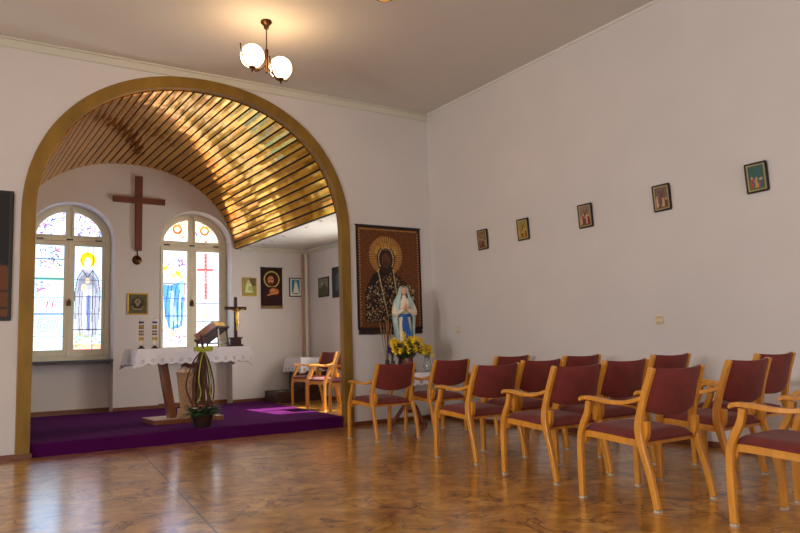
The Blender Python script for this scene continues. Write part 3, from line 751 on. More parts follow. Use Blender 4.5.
picture('blue_picture', 'small black framed picture of a white figure on blue', 'picture', (5.905, YB-.002, 2.075), 0, .26, .37, .018, M['black'], p_blue)
def p_grey(P):
    P.rect(-9, 9, -9, 9, (120, 118, 96)); P.rect(-9, 9, 0, .15, (80, 76, 50)); P.ell(.02, .17, .08, .05, (70, 66, 50)); P.ell(-.05, .22, .04, .03, (160, 156, 130))
picture('landscape_picture', 'small grey framed picture on the alcove side wall', 'picture', (XS-.002, 3.37, 2.03), -PI/2, .42, .37, .022, M['black'], p_grey)
picture('tall_dark_picture', 'dark tall picture half hidden behind the arch pillar', 'picture', (XS-.002, 2.82, 1.98), -PI/2, .4, .56, .03, M['black'], lambda P: (P.rect(-9, 9, -9, 9, (40, 44, 46)), P.rect(-.06, .06, .1, .4, (70, 90, 96))))

# tapestry: crowned haloed robed figure, ornament of dots (plain stand-in)
def p_tap(P):
    W, Hh = 1.09, 1.475
    P.rect(-9, 9, -9, 9, (98, 54, 22)); P.noise(.5)
    r = np.random.RandomState(3)
    for i in range(26):
        for j in range(34):
            x = -W/2+.06+i*.039; z = .05+j*.039
            if (i+j) % 2: P.ell(x, z, .006, .006, (134, 74, 30))
    for (a, b) in (((-W/2+.05, .06), (-W/2+.05, Hh-.05)), ((W/2-.05, .06), (W/2-.05, Hh-.05)), ((-W/2+.05, Hh-.05), (W/2-.05, Hh-.05))):
        n = 34
        for i in range(n):
            P.ell(a[0]+(b[0]-a[0])*i/n, a[1]+(b[1]-a[1])*i/n, .010, .010, (176, 130, 66))
    P.ell(-.06, 1.05, .28, .28, (140, 92, 38)); 
    for k in range(44):
        a = k*2*PI/44; P.line([(-.06+.19*math.cos(a), 1.05+.17*math.sin(a)), (-.06+.28*math.cos(a), 1.05+.28*math.sin(a))], .008, (196, 150, 80))
    P.poly([(-.42, .1), (-.42, .55), (-.28, .78), (-.14, .86), (.02, .86), (.2, .72), (.36, .6), (.42, .4), (.42, .1)], (34, 20, 18))
    P.ell(-.06, 1.0, .15, .2, (46, 26, 22)); P.ell(-.06, .98, .075, .11, (92, 54, 34)); P.ell(-.06, .93, .06, .05, (74, 42, 28)); P.rect(-.066, -.054, .95, 1.0, (58, 32, 22))
    for k in range(26):
        a = -.6+4.34*k/25; P.ell(-.06+.125*math.cos(a), 1.0+.17*math.sin(a), .011, .011, (198, 172, 118))
    for k in range(9):
        a = PI*k/8; P.ell(-.06+.16*math.cos(a), 1.1+.1*math.sin(a), .022, .03, (190, 146, 70))
    for k in range(9): P.line([(-.2+.035*k, 1.13), (-.21+.0375*k, 1.22+.03*math.sin(PI*k/8))], .012, (150, 102, 44))
    for i in range(760):
        x = r.uniform(-.41, .41); z = r.uniform(.1, .8)
        if z > .56+.28*(1-abs(x)/.42): continue
        s_ = r.uniform(.005, .011); P.ell(x, z, s_, s_, [(178, 148, 96), (140, 92, 44), (104, 60, 30), (196, 176, 136)][i % 4])
    for k in range(30): P.ell(-.2+.005*k, .84-.022*k, .010, .010, (206, 186, 140))
    for k in range(30): P.ell(.06+.003*k, .84-.022*k, .010, .010, (196, 170, 120))
    for (a, b, c_, d) in ((-W/2, W/2, Hh-.03, Hh), (-W/2, W/2, 0, .03), (-W/2, -W/2+.028, 0, Hh), (W/2-.028, W/2, 0, Hh)): P.rect(a, b, c_, d, (36, 18, 20))
t = thing('tapestry', 'large brown and gold tapestry of a haloed robed figure on the front wall', 'tapestry', (5.515, -.012, 1.30))
panel('woven_picture', M['weave'], 1.09, 1.475, .012, .0085, p_tap, parent=t)
mb = MB()
for i in range(90):
    x = -.535+i*.012; mb.tube([(x, 0, .01), (x+.002, -.004, -.03), (x-.001, -.002, -.065-.012*random.random())], .0045, 5)
mb.build('fringe', M['fringe'], t)
mb = MB(); mb.tube([(-.56, 0, 1.478), (.56, 0, 1.478)], .011); mb.build('hanging_rod', M['black'], t)
# smaller tapestry of a haloed head
def p_head(P):
    P.rect(-9, 9, -9, 9, (40, 18, 16)); P.ring(.0, .5, .135, .16, (196, 170, 90)); P.ell(0, .5, .135, .135, (58, 26, 18))
    P.ell(-.01, .49, .085, .115, (48, 24, 16)); P.ell(-.02, .485, .06, .088, (204, 130, 84)); P.ell(-.02, .41, .045, .035, (90, 46, 26)); P.line([(-.045, .5), (-.025, .5)], .01, (70, 36, 22)); P.line([(.0, .5), (.02, .5)], .01, (70, 36, 22)); P.line([(-.08, .55), (-.02, .575), (.06, .555)], .02, (56, 30, 16))
    P.poly([(-.17, .0), (-.17, .22), (-.07, .36), (.07, .36), (.18, .2), (.18, 0)], (52, 18, 16)); P.ell(.05, .27, .1, .06, (190, 106, 56)); P.ell(.02, .3, .05, .03, (214, 140, 80)); P.line([(-.08, .2), (.06, .24), (.12, .26)], .025, (206, 140, 92))
    for k in range(12): P.line([(-.12+.02*k, .0), (-.1+.02*k, .18)], .005, (30, 14, 20))
t = thing('small_tapestry', 'dark hanging tapestry of a haloed bearded head on the chancel back wall', 'tapestry', (5.41, YB-.012, 1.9))
panel('woven_picture', M['weave'], .43, .72, .012, .008, p_head, parent=t)
mb = MB()
for i in range(36): x = -.215+i*.0123; mb.tube([(x, 0, .01), (x, -.003, -.055)], .005, 5)
mb.build('fringe', M['fringe2'], t)
mb = MB(); mb.tube([(-.23, 0, .722), (.23, 0, .722)], .01); mb.build('hanging_rod', M['black'], t)

# wall cross, plaque, pipes, sockets
t = thing('wall_cross', 'large plain reddish brown wooden cross between the two stained windows', 'cross', (2.965, YB, 0))
mb = MB(); w0, w1 = .052, .06
mb.add([(-w0, -.06, 2.83), (w0, -.06, 2.83), (w0, 0, 2.83), (-w0, 0, 2.83), (-w1, -.06, 4.13), (w1, -.06, 4.13), (w1, 0, 4.13), (-w1, 0, 4.13)],
       [(0, 1, 2, 3), (7, 6, 5, 4), (0, 4, 5, 1), (1, 5, 6, 2), (2, 6, 7, 3), (3, 7, 4, 0)]); mb.build('upright', M['cross'], t, bevel=.004)
mb = MB(); mb.box(-.42, .44, -.068, -.008, 3.655, 3.755); mb.build('crossbar', M['cross'], t, bevel=.004)
t = thing('relic_plaque', 'small round bronze plaque hanging just below the wall cross', 'plaque', (2.95, YB, 2.67))
mb = MB(); prof = [(.0, 0), (.075, .0), (.08, .01), (.06, .02), (.05, .012), (.02, .022), (0.004, .025)]
vs_o = MB(); vs_o.lathe(prof, 24); vs_o.v = [(x, -z, y) for x, y, z in vs_o.v]; vs_o.build('disc', M['brass'], t, smooth=True)
mb = MB(); mb.tube([(0, -.004, .07), (.008, -.008, .1), (0, -.008, .155)], .008); mb.build('hook', M['brass'], t)
for k, (x, m_, r_) in enumerate([(6.03, 'pink', .018), (6.12, 'cream', .032)]):
    mb = MB(); mb.tube([(x, YB-.04, ZF), (x, YB-.04, ZC-.09)], r_, 12)
    tag(mb.build('pipe', M[m_], smooth=True), ['thin pinkish heating pipe running up the alcove back wall', 'thicker cream pipe in the alcove corner'][k], 'pipe')
def socket(name, lab, y, z, w, h, kind):
    t = thing(name, lab, kind, (XR, y, z), -PI/2)
    mb = MB(); mb.box(-w/2, w/2, -.012, 0, -h/2, h/2); mb.build('plate', M['plastic'], t, bevel=.003)
    if kind == 'socket':
        for s_ in (-.02, .02):
            m2 = MB(); m2.lathe([(.016, 0), (.017, .004), (.013, .005), (.012, .001), (0, .001)], 14); m2.v = [(x+s_, -.012-z_, y_) for x, y_, z_ in m2.v]; m2.build('outlet', M['cream'], t, smooth=True)
    else:
        m2 = MB(); m2.box(-.025, .025, -.018, -.012, -.03, .03); m2.build('rocker', M['cream'], t, bevel=.003)
socket('wall_socket', 'ivory double wall socket below the fourth small picture', -3.95, 1.23, .09, .085, 'socket')
socket('light_switch', 'ivory switch on the right wall close to the corner', -.59, 1.26, .075, .095, 'switch')

# ------------------------------------------------------------------ draped cloths
def cloth(name, x0, x1, y0, y1, z, drop, parent=None, seed=1, amp=.02, scal=.12, corner=.05, rc=.02, round_=False, motif=(196, 192, 200)):
    """rectangular or round cloth lying at height z and hanging down by drop"""
    r = np.random.RandomState(seed); cx, cy = (x0+x1)/2, (y0+y1)/2; hx, hy = (x1-x0)/2, (y1-y0)/2
    N = 260; per = []
    if round_:
        for i in range(N):
            a = 2*PI*i/N; per.append((math.cos(a)*hx, math.sin(a)*hy, math.cos(a), math.sin(a), 0, i/N*2*PI*hx))
    else:
        L = 2*(2*hx+2*hy)
        for i in range(N):
            s_ = L*i/N
            for (ax, ay, bx, by, nx, ny) in ((-hx, -hy, hx, -hy, 0, -1), (hx, -hy, hx, hy, 1, 0), (hx, hy, -hx, hy, 0, 1), (-hx, hy, -hx, -hy, -1, 0)):
                l = math.hypot(bx-ax, by-ay)
                if s_ < l:
                    t = s_/l; dc = min(s_, l-s_); k = max(0, 1-dc/.09)
                    x, y = ax+(bx-ax)*t, ay+(by-ay)*t
                    cxs, cys = (bx if t > .5 else ax), (by if t > .5 else ay)
                    ox = nx+(math.copysign(1, cxs) if nx == 0 else 0)*k*.7; oy = ny+(math.copysign(1, cys) if ny == 0 else 0)*k*.7
                    per.append((x, y, ox, oy, k, L*i/N)); break
                s_ -= l
    N = len(per); nr = 14; ni = 6; vs = []; cols = []
    f1, f2 = r.uniform(9, 12), r.uniform(17, 23); p1, p2 = r.rand()*6, r.rand()*6
    for j in range(ni+1):
        q = j/ni
        for (x, y, ox, oy, k, s_) in per: vs.append((cx+x*q, cy+y*q, z)); cols.append((232, 230, 238))
    for j in range(1, nr+1):
        q = j/nr
        for (x, y, ox, oy, k, s_) in per:
            d = drop+corner*k-.026*(1-abs(math.sin(PI*s_/scal)))
            wv = amp*(math.sin(f1*s_+p1)+.6*math.sin(f2*s_+p2)+.6)*q**1.3+.012*min(1, q*4)+.035*k*q
            vs.append((cx+x+ox*wv, cy+y+oy*wv, z-d*q))
            sp = (s_/scal) % 1-.5; vv = (1-q)*drop
            m1 = math.hypot(sp*scal, vv-.06) < .024 and math.hypot(sp*scal, vv-.06) > .008
            edge = q > .93
            cols.append(motif if m1 else ((206, 200, 196) if edge else (232, 230, 238)))
    fs = []
    tot_ = ni+nr+1
    for j in range(1, tot_-1+0):
        for i in range(N):
            k2 = (i+1) % N; fs.append((j*N+i, j*N+k2, (j+1)*N+k2, (j+1)*N+i))
    for i in range(N): k2 = (i+1) % N; fs.append((i, k2, N+k2, N+i))
    me = bpy.data.meshes.new(name); me.from_pydata(vs, [], fs); me.materials.append(M['lace'])
    c = np.array(cols)/255.; c = np.where(c <= .04045, c/12.92, ((c+.055)/1.055)**2.4); cc = np.ones((len(vs), 4)); cc[:, :3] = c
    a = me.color_attributes.new('paint', 'FLOAT_COLOR', 'POINT'); a.data.foreach_set('color', cc.astype(np.float32).ravel())
    me.polygons.foreach_set('use_smooth', [True]*len(me.polygons)); me.set_sharp_from_angle(angle=math.radians(60))
    o = bpy.data.objects.new(name, me); C.objects.link(o)
    md = o.modifiers.new('thick', 'SOLIDIFY'); md.thickness = .003; md.offset = 1
    return o

# ------------------------------------------------------------------ altar
AZ = 1.125
t = thing('altar', 'wooden altar table with slanted plank legs on a flat base', 'altar', (2.98, 1.22, ZF))
mb = MB(); mb.box(-.70, .70, -.34, .34, AZ-ZF-.055, AZ-ZF-.004); mb.build('tabletop', M['altarwood'], t, bevel=.005)
mb = MB(); mb.box(-.52, .4, -.32, .32, .017, .075); mb.build('base', M['altarwood'], t, bevel=.004)
mb = MB(); mb.box(-.515, .395, -.315, .315, .0752, .079); mb.build('base_top', M['altarlight'], t)['label'] = 'paler upper face of the base'
for s_ in (-1, 1):
    mb = MB(); xt, xb = s_*.26-.10, s_*.13-.08
    for k, (ya, yb) in enumerate(((-.09, .09),)):
        vs = [(xb-.045, ya, .079), (xb+.045, ya, .079), (xb+.045, yb, .079), (xb-.045, yb, .079), (xt-.045, ya, .94), (xt+.045, ya, .94), (xt+.045, yb, .94), (xt-.045, yb, .94)]
        mb.add(vs, [(0, 1, 2, 3), (7, 6, 5, 4), (0, 4, 5, 1), (1, 5, 6, 2), (2, 6, 7, 3), (3, 7, 4, 0)])
    mb.build('leg', M['altarwood'], t, bevel=.004)
mb = MB(); mb.box(-.08, .22, -.03, .03, .72, .93); mb.build('crosspiece', M['altarwood'], t, bevel=.004)
tag(cloth('altar_cloth', 2.235, 3.735, .84, 1.60, AZ, .215, seed=4, amp=.02, corner=.05), 'white lace-edged cloth draped over the altar', 'tablecloth')
# candles
for x, lab in ((2.365, 'left decorated candle on the altar, blue and gold patterned'), (2.54, 'right decorated candle on the altar, closer to the book')):
    t = thing('candle', lab, 'candle', (x, 1.22, AZ+.003), group='patterned altar candles')
    mb = MB(); mb.lathe([(.05, 0), (.052, .008), (.03, .02), (.022, .035), (.034, .05)], 18); mb.build('holder', M['black'], t, smooth=True)
    def pc(P):
        P.rect(-9, 9, .07, .12, (220, 180, 70)); P.rect(-9, 9, .14, .2, (40, 60, 130)); P.rect(-9, 9, .225, .275, (110, 70, 60)); P.rect(-9, 9, .295, .32, (40, 56, 120))
        for k in range(8):
            P.ell(-.1+.028*k, .17, .009, .02, (226, 200, 120)); P.ell(-.1+.028*k, .095, .007, .014, (90, 110, 60)); P.ell(-.1+.028*k, .25, .007, .014, (220, 190, 90))
    n = 22; nz = 50; U = np.linspace(-.1, .1, n)[:, None]+np.zeros((n, nz+1)); V = np.zeros((n, 1))+np.linspace(0, .355, nz+1)[None, :]
    P = Paint(U, V, (228, 222, 206)); pc(P); vs = []; cl = []
    for j in range(nz+1):
        for i in range(n): a = 2*PI*i/n; vs.append((.031*math.cos(a), .031*math.sin(a), .04+V[i, j])); cl.append(P.c[i, j])
    fs = [(j*n+i, j*n+(i+1) % n, (j+1)*n+(i+1) % n, (j+1)*n+i) for j in range(nz) for i in range(n)]+[tuple(nz*n+i for i in range(n)), tuple(range(n-1, -1, -1))]
    me = bpy.data.meshes.new('wax'); me.from_pydata(vs, [], fs); me.materials.append(M['print'])
    c = np.array(cl); c = np.where(c <= .04045, c/12.92, ((c+.055)/1.055)**2.4); cc = np.ones((len(vs), 4)); cc[:, :3] = c
    a = me.color_attributes.new('paint', 'FLOAT_COLOR', 'POINT'); a.data.foreach_set('color', cc.astype(np.float32).ravel())
    o = bpy.data.objects.new('wax', me); C.objects.link(o); o.parent = t
    mb = MB(); mb.tube([(0, 0, .39), (.002, 0, .412)], .003, 6); mb.build('wick', M['black'], t)
# book stand + book (slopes down towards the priest's side)
RZ = math.radians(48)
t = thing('book_stand', 'brown wooden book stand on the altar with turned front rail', 'book stand', (3.33, 1.2, AZ+.003), RZ); t.scale = (1.1, 1.1, 1.12)
sl = math.radians(34); R3 = Matrix.Rotation(-sl, 4, 'X')
mtx = Matrix.Translation((0, 0, .155)) @ R3
mb = MB(); mb.box(-.2, .2, -.17, .17, -.01, .01, mtx=mtx); mb.build('slanted_board', M['darkwood'], t, bevel=.003)
mb = MB(); mb.box(-.2, .2, .155, .175, .01, .04, mtx=mtx); mb.build('ledge', M['darkwood'], t, bevel=.003)
for x in (-.15, .15):
    mb = MB(); mb.strip([(x, -.14, .0), (x, -.125, .225)], .02, .02); mb.build('leg', M['darkwood'], t)
    mb = MB(); mb.strip([(x, .14, .0), (x, .14, .055)], .02, .02); mb.build('leg', M['darkwood'], t)
mb = MB(); mb.box(-.17, .17, -.15, -.13, .04, .055); mb.box(-.16, -.14, -.14, .14, .04, .055); mb.box(.14, .16, -.14, .14, .04, .055); mb.build('brace', M['darkwood'], t)
t = thing('missal', 'thick closed book with golden page edges lying on the altar book stand', 'book', (3.33, 1.2, AZ+.003), RZ); t.scale = (1.1, 1.1, 1.12)
mtx = Matrix.Translation((0, 0, .156)) @ R3
mb = MB(); mb.box(-.17, .17, -.15, .15, .012, .018, mtx=mtx); mb.box(-.17, .17, -.15, .15, .088, .095, mtx=mtx); mb.box(-.175, -.165, -.15, .15, .012, .095, mtx=mtx); mb.build('cover', M['leather'], t, bevel=.002)
mb = MB(); mb.box(-.164, .162, -.142, .142, .018, .088, mtx=mtx); mb.build('pages', M['page'], t)
# altar crucifix
t = thing('crucifix', 'dark standing crucifix with a golden figure at the right end of the altar', 'crucifix', (3.66, 1.2, AZ+.003), .1)
mb = MB(); mb.box(-.085, .085, -.07, .07, 0, .03); mb.box(-.065, .065, -.05, .05, .03, .11); mb.box(-.08, .08, -.065, .065, .11, .13); mb.build('base', M['darkwood'], t, bevel=.004)
mb = MB(); mb.box(-.022, .022, -.014, .014, .13, .7); mb.build('upright', M['darkwood'], t, bevel=.003)
mb = MB(); mb.box(-.165, .165, -.0145, .0145, .52, .565); mb.build('crossbar', M['darkwood'], t, bevel=.003)
mb = MB(); mb.tube([(0, -.03, .5), (.003, -.034, .45), (0, -.03, .4), (.004, -.036, .36), (.004, -.045, .32), (0, -.026, .26), (0, -.026, .225)], [.016, .024, .017, .022, .017, .012, .008], 10)
for s_ in (-1, 1): mb.tube([(0, -.03, .49), (s_*.06, -.026, .515), (s_*.13, -.022, .54)], [.011, .009, .006], 8)
mb.ball((.004, -.04, .525), .018, 10, 8, rz=.022); mb.build('corpus', M['gold'], t, smooth=True)['label'] = 'golden figure on the cross'

# wicker basket hanging-high on the altar base, with rolls
t = thing('wicker_basket', 'tall tapered pale wicker basket standing under the altar', 'basket', (2.885, 1.0, ZF+.2))
n = 40; nz = 34; vs = []
for j in range(nz+1):
    q = j/nz; rr = .058+.05*q
    for i in range(n):
        a = 2*PI*i/n; d = .007*(1 if ((i//2)+(j//3)) % 2 else -1); vs.append(((rr+d)*math.cos(a), (rr+d)*math.sin(a), .001+.46*q))
mb = MB(); mb.add(vs, [(j*n+i, j*n+(i+1) % n, (j+1)*n+(i+1) % n, (j+1)*n+i) for j in range(nz) for i in range(n)]+[tuple(range(n-1, -1, -1))])
o = mb.build('body', M['wicker'], t); o.modifiers.new('s', 'SOLIDIFY').thickness = .006
mb = MB(); mb.tube([(.111*math.cos(a), .111*math.sin(a), .461+.004*math.sin(a*15)) for a in [2*PI*i/48 for i in range(49)]], .011, 8); mb.build('rim', M['wicker'], t, smooth=True)
mb = MB(); mb.box(2.80, 2.97, .92, 1.08, ZF+.0795, ZF+.199); tag(mb.build('wooden_block', M['altarlight'], bevel=.004), 'pale wooden block under the wicker basket on the altar base', 'block')
RN = ['bread roll at the left of the basket top', 'bread roll at the front left of the basket top', 'bread roll at the front right of the basket top', 'bread roll at the right of the basket top', 'bread roll at the back of the basket, topmost']
for k, (a, rr, z) in enumerate([(2.9, .085, .5), (4.1, .09, .5), (5.4, .09, .5), (.2, .085, .5), (1.6, .04, .525)]):
    mb = MB(); mb.ball((0, 0, 0), .036, 14, 10, rz=.034, rx=.042)
    tag(mb.build('bread_roll', M['bread'], smooth=True, loc=(2.885+.72*rr*math.cos(a), 1.0+.72*rr*math.sin(a), ZF+.19+z)), 'pale '+RN[k], 'bread', 'rolls in the wicker basket')
# twig arrangement in pot before the altar
px, py = 2.85, .175
t = thing('twig_arrangement', 'pot with bound willow twigs, leaves and a yellow-green bow before the altar', 'potted arrangement', (px, py, ZF+.016)); t.scale = (1.12, 1.12, 1)
mb = MB(); mb.lathe([(.085, 0), (.09, .01), (.115, .14), (.125, .15), (.125, .165), (.112, .165), (.105, .13), (0, .13)], 24); mb.build('pot', M['potm'], t, smooth=True)
for k in range(22):
    a = 2*PI*k/22+random.uniform(-.1, .1); r0 = random.uniform(.05, .09); rm = random.uniform(.08, .18) if k % 3 else .05
    r1 = random.uniform(.01, .02); top = random.uniform(1.0, 1.15)
    ca, sa = math.cos(a), math.sin(a)
    mb = MB(); mb.tube(smoothpath([(r0*ca, r0*sa, .13), (r0*1.2*ca, r0*1.2*sa, .25), (rm*ca, rm*sa, .5), (rm*.6*ca, rm*.6*sa, .78), (r1*ca, r1*sa, .93), (-r1*1.5*ca, -r1*1.5*sa, top)], 4), [.0085]*20+[.004], 6)
    mb.build('twig', M['twig'], t, smooth=True)
def leafmesh(mb, c, d, l, w, mi=0):
    d = Vector(d).normalized(); s_ = d.cross(Vector((0, 0, 1))); s_ = s_.normalized() if s_.length > .01 else Vector((1, 0, 0)); u = s_.cross(d)
    c = Vector(c); P = [c, c+d*l*.35+s_*w+u*.004, c+d*l*.35-s_*w+u*.004, c+d*l*.7+s_*w*.7, c+d*l*.7-s_*w*.7, c+d*l-u*.01]
    Q = [p-u*.003 for p in P]
    mb.add(P+Q, [(0, 1, 2), (1, 3, 4, 2), (3, 5, 4), (6, 8, 7), (7, 8, 10, 9), (9, 10, 11), (0, 6, 7, 1), (1, 7, 9, 3), (3, 9, 11, 5), (5, 11, 10, 4), (4, 10, 8, 2), (2, 8, 6, 0)], mi)
mb = MB()
for k in range(150):
    a = random.uniform(0, 2*PI); e = random.uniform(-.35, .9); r0 = random.uniform(.03, .1)
    leafmesh(mb, (r0*math.cos(a), r0*math.sin(a), .15+.05*random.random()), (math.cos(a), math.sin(a), e), random.uniform(.1, .17), .024)
mb.build('foliage', M['leaf'], t, smooth=False)
for k in range(8):
    a = k*.8+.3; mb = MB(); c_ = (.1*math.cos(a), .1*math.sin(a), .23+.03*(k % 2))
    for j in range(6): b_ = 2*PI*j/6; leafmesh(mb, c_, (math.cos(b_), math.sin(b_), .6), .035, .011)
    mb.build('flower', M['orange'] if k % 2 else M['white'], t)
mb = MB(); bz = .93
for s_ in (-1, 1):
    mb.strip(smoothpath([(0, -.03, bz), (s_*.05, -.035, bz+.05), (s_*.1, -.03, bz+.04), (s_*.09, -.028, bz-.01), (s_*.03, -.03, bz-.005), (0, -.03, bz)]), .03, .004, axis=(0, 1, 0))
    mb.strip(smoothpath([(0, -.035, bz), (s_*.04, -.06, bz-.15), (s_*.07, -.09, bz-.35), (s_*.05, -.1, bz-.52), (s_*.09, -.1, bz-.62)]), .03, .003, axis=(0, 1, 0))
mb.ball((0, -.035, bz), .022, 10, 8); mb.ball((-.055, -.035, bz+.025), .05, 12, 8, ry=.012, rz=.03); mb.ball((.055, -.035, bz+.025), .05, 12, 8, ry=.012, rz=.03); mb.lathe([(.032, -.015), (.034, 0), (.032, .015)], 14, (0, 0, bz))
mb.build('ribbon', M['leafl'], t, smooth=True)['label'] = 'yellow-green ribbon bow with long tails'

# ------------------------------------------------------------------ alcove side table
t = thing('side_cabinet', 'dark cabinet in the alcove corner under a white lace cloth', 'cabinet', (5.87, 3.5, ZF))
mb = MB(); mb.box(-.21, .26, -.28, .3, .2, .75); mb.build('body', M['darkwood'], t, bevel=.004)
mb = MB(); mb.box(-.25, .28, -.32, .34, .75, .782); mb.build('top', M['darkwood'], t, bevel=.004)
for x, hx in ((-.09, -.01), (.14, .05)):
    mb = MB(); mb.box(x-.11, x+.112, -.295, -.281, .23, .72); d = mb.build('door', M['darkwood'], t, bevel=.003)
    mb = MB(); mb.ball((hx, -.305, .5), .011); mb.build('knob', M['brass'], d, smooth=True)
mb = MB(); mb.box(5.22, 6.15, 3.32, 3.92, ZF, ZF+.2); tag(mb.build('low_plinth', M['darkwood'], bevel=.006), 'low dark wooden plinth on the alcove floor beneath the side cabinet', 'plinth')
tag(cloth('side_cloth', 5.61, 6.155, 3.17, 3.85, ZF+.785, .26, seed=9, amp=.014, corner=.04, motif=(150, 150, 165)), 'small white lace cloth on the alcove side cabinet', 'tablecloth')

# ------------------------------------------------------------------ statue table
TX, TY, TZ = 5.50, -.47, .70
t = thing('pedestal_table', 'brown three-footed pedestal table under the lace cloth by the tapestry', 'table', (TX, TY, 0))
mb = MB(); mb.lathe([(.38, 0), (.4, .008), (.4, .022), (.38, .03)], 32, (0, 0, TZ-.034)); mb.build('tabletop', M['tablewood'], t, smooth=True)
mb = MB(); mb.lathe([(.05, .16), (.07, .2), (.045, .28), (.04, .4), (.06, .5), (.045, .56), (.1, .664)], 20); mb.build('column', M['tablewood'], t, smooth=True)
for k in range(3):
    a = k*2*PI/3+.55; ca, sa = math.cos(a), math.sin(a)
    mb = MB(); mb.strip(smoothpath([(.03*ca, .03*sa, .26), (.1*ca, .1*sa, .24), (.19*ca, .19*sa, .12), (.27*ca, .27*sa, .025), (.33*ca, .33*sa, .025)]), .04, .05, axis=(-sa, ca, 0)); mb.build('foot', M['tablewood'], t, bevel=.006, smooth=True)
tag(cloth('lace_cloth', TX-.405, TX+.405, TY-.405, TY+.405, TZ, .17, seed=12, amp=.016, round_=True, scal=.11, motif=(140, 134, 160)), 'white round lace cloth on the pedestal table by the tapestry', 'tablecloth')
# statue
sx, sy = 5.47, -.42; sz = TZ+.004
t = thing('statue', 'painted statue of a praying woman with blue sash and pale veil, before the tapestry', 'statue', (sx, sy, sz), -.35); t.scale = (1.16, 1.08, 1.03)
mb = MB(); mb.lathe([(.12, 0), (.125, .02), (.1, .05), (.085, .17), (.1, .2), (.12, .22), (.12, .245)], 24); mb.build('pedestal', M['darkwood'], t, smooth=True)
B0 = .245
def loft(mb, secs, n=28, fold=0, mi=0, front_open=None):
    vs = []
    for (z, cy_, rx, ry, fo) in secs:
        for i in range(n):
            a = 2*PI*i/n; f = 1+fo*math.cos(9*a+z*3); vs.append((rx*f*math.cos(a), cy_+ry*f*math.sin(a), z))
    fs = [(j*n+i, j*n+(i+1) % n, (j+1)*n+(i+1) % n, (j+1)*n+i) for j in range(len(secs)-1) for i in range(n)]
    fs += [tuple(range(n-1, -1, -1)), tuple((len(secs)-1)*n+i for i in range(n))]
    mb.add(vs, fs, mi)
mb = MB(); loft(mb, [(B0, 0, .115, .1, .06), (B0+.06, 0, .105, .09, .06), (B0+.25, 0, .095, .075, .05), (B0+.42, 0, .083, .062, .03), (B0+.5, 0, .075, .055, .0), (B0+.6, 0, .092, .062, 0), (B0+.68, 0, .1, .058, 0), (B0+.72, 0, .07, .045, 0), (B0+.74, 0, .036, .034, 0), (B0+.775, -.002, .03, .03, 0)])
for s_ in (-1, 1):  # sleeves, one surface with the robe
    mb.tube(smoothpath([(s_*.085, 0, B0+.68), (s_*.115, -.01, B0+.6), (s_*.115, -.03, B0+.52), (s_*.07, -.085, B0+.545), (s_*.03, -.1, B0+.57)]), [.03]*8+[.034]*8+[.028]*9, 10)
mb.build('robe', M['robe'], t, smooth=True)
mb = MB(); mb.ball((0, -.008, B0+.825), .05, 18, 14, rx=.043, ry=.05, rz=.058); mb.ball((0, -.058, B0+.822), .009, 8, 6, rz=.014); mb.ball((0, -.048, B0+.785), .014, 8, 6, rz=.008)
h = mb.build('head', M['skin'], t, smooth=True)
mb = MB()
for s_ in (-1, 1): mb.ball((s_*.017, -.052, B0+.833), .006, 8, 6, rz=.004)
mb.build('eyes', M['hair'], h, smooth=True)
mb = MB(); mb.ball((0, -.054, B0+.798), .01, 8, 6, rz=.003); mb.build('mouth', M['maroon'], h, smooth=True)
mb = MB(); mb.ball((0, .014, B0+.85), .046, 16, 12, rx=.045, rz=.046); mb.build('hair', M['hair'], h, smooth=True)
# veil: a shell open to the front
secs = [(.902, .018, .012, .006), (.89, .01, .04, .04), (.86, .006, .06, .06), (.81, .006, .066, .064), (.76, .008, .085, .066), (.7, .01, .118, .074), (.6, .012, .138, .085), (.45, .012, .138, .088), (.3, .012, .125, .095), (.12, .01, .12, .105)]
n = 30; vs = []
for j, (z, cy_, rx, ry) in enumerate(secs):
    op = .62 if z > .78 else .5+.25*(z < .5)
    for i in range(n+1):
        a = -PI/2+op+(2*PI-2*op)*i/n; f = 1+.035*math.cos(i*1.9)*(z < .8); vs.append((rx*f*math.cos(a), cy_+ry*f*math.sin(a), B0+z))
mb = MB(); mb.add(vs, [(j*(n+1)+i, j*(n+1)+i+1, (j+1)*(n+1)+i+1, (j+1)*(n+1)+i) for j in range(len(secs)-1) for i in range(n)])
o = mb.build('veil', M['veil'], t, smooth=True); o.modifiers.new('s', 'SOLIDIFY').thickness = .006
mb = MB()
for s_ in (-1, 1):
    mb.tube([(s_*.03, -.1, B0+.565), (s_*.012, -.112, B0+.6)], [.014, .014], 8)
    for f in range(4): mb.tube([(s_*.008, -.118+f*.008, B0+.595), (s_*.006, -.12+f*.008, B0+.63), (s_*.004, -.118+f*.008, B0+.655-.004*abs(f-1.5))], [.0055, .005, .0035], 6)
    mb.tube([(s_*.012, -.098, B0+.6), (s_*.009, -.092, B0+.63)], [.005, .004], 6)
mb.build('hands', M['skin'], t, smooth=True)
mb = MB()
mb.lathe([(.083, -.02), (.086, 0), (.083, .02)], 24, (0, 0, B0+.5), sx=1, sy=.76)
for s_, xx in ((-1, .0), (1, .055)):
    mb.strip(smoothpath([(.0, -.066, B0+.5), (s_*.018, -.074, B0+.38), (xx-.01, -.094, B0+.22), (xx-.0, -.108, B0+.08)]), .045+.008*(s_ < 0), .007, axis=(1, .15, 0))
mb.build('sash', M['bluesash'], t, smooth=True)
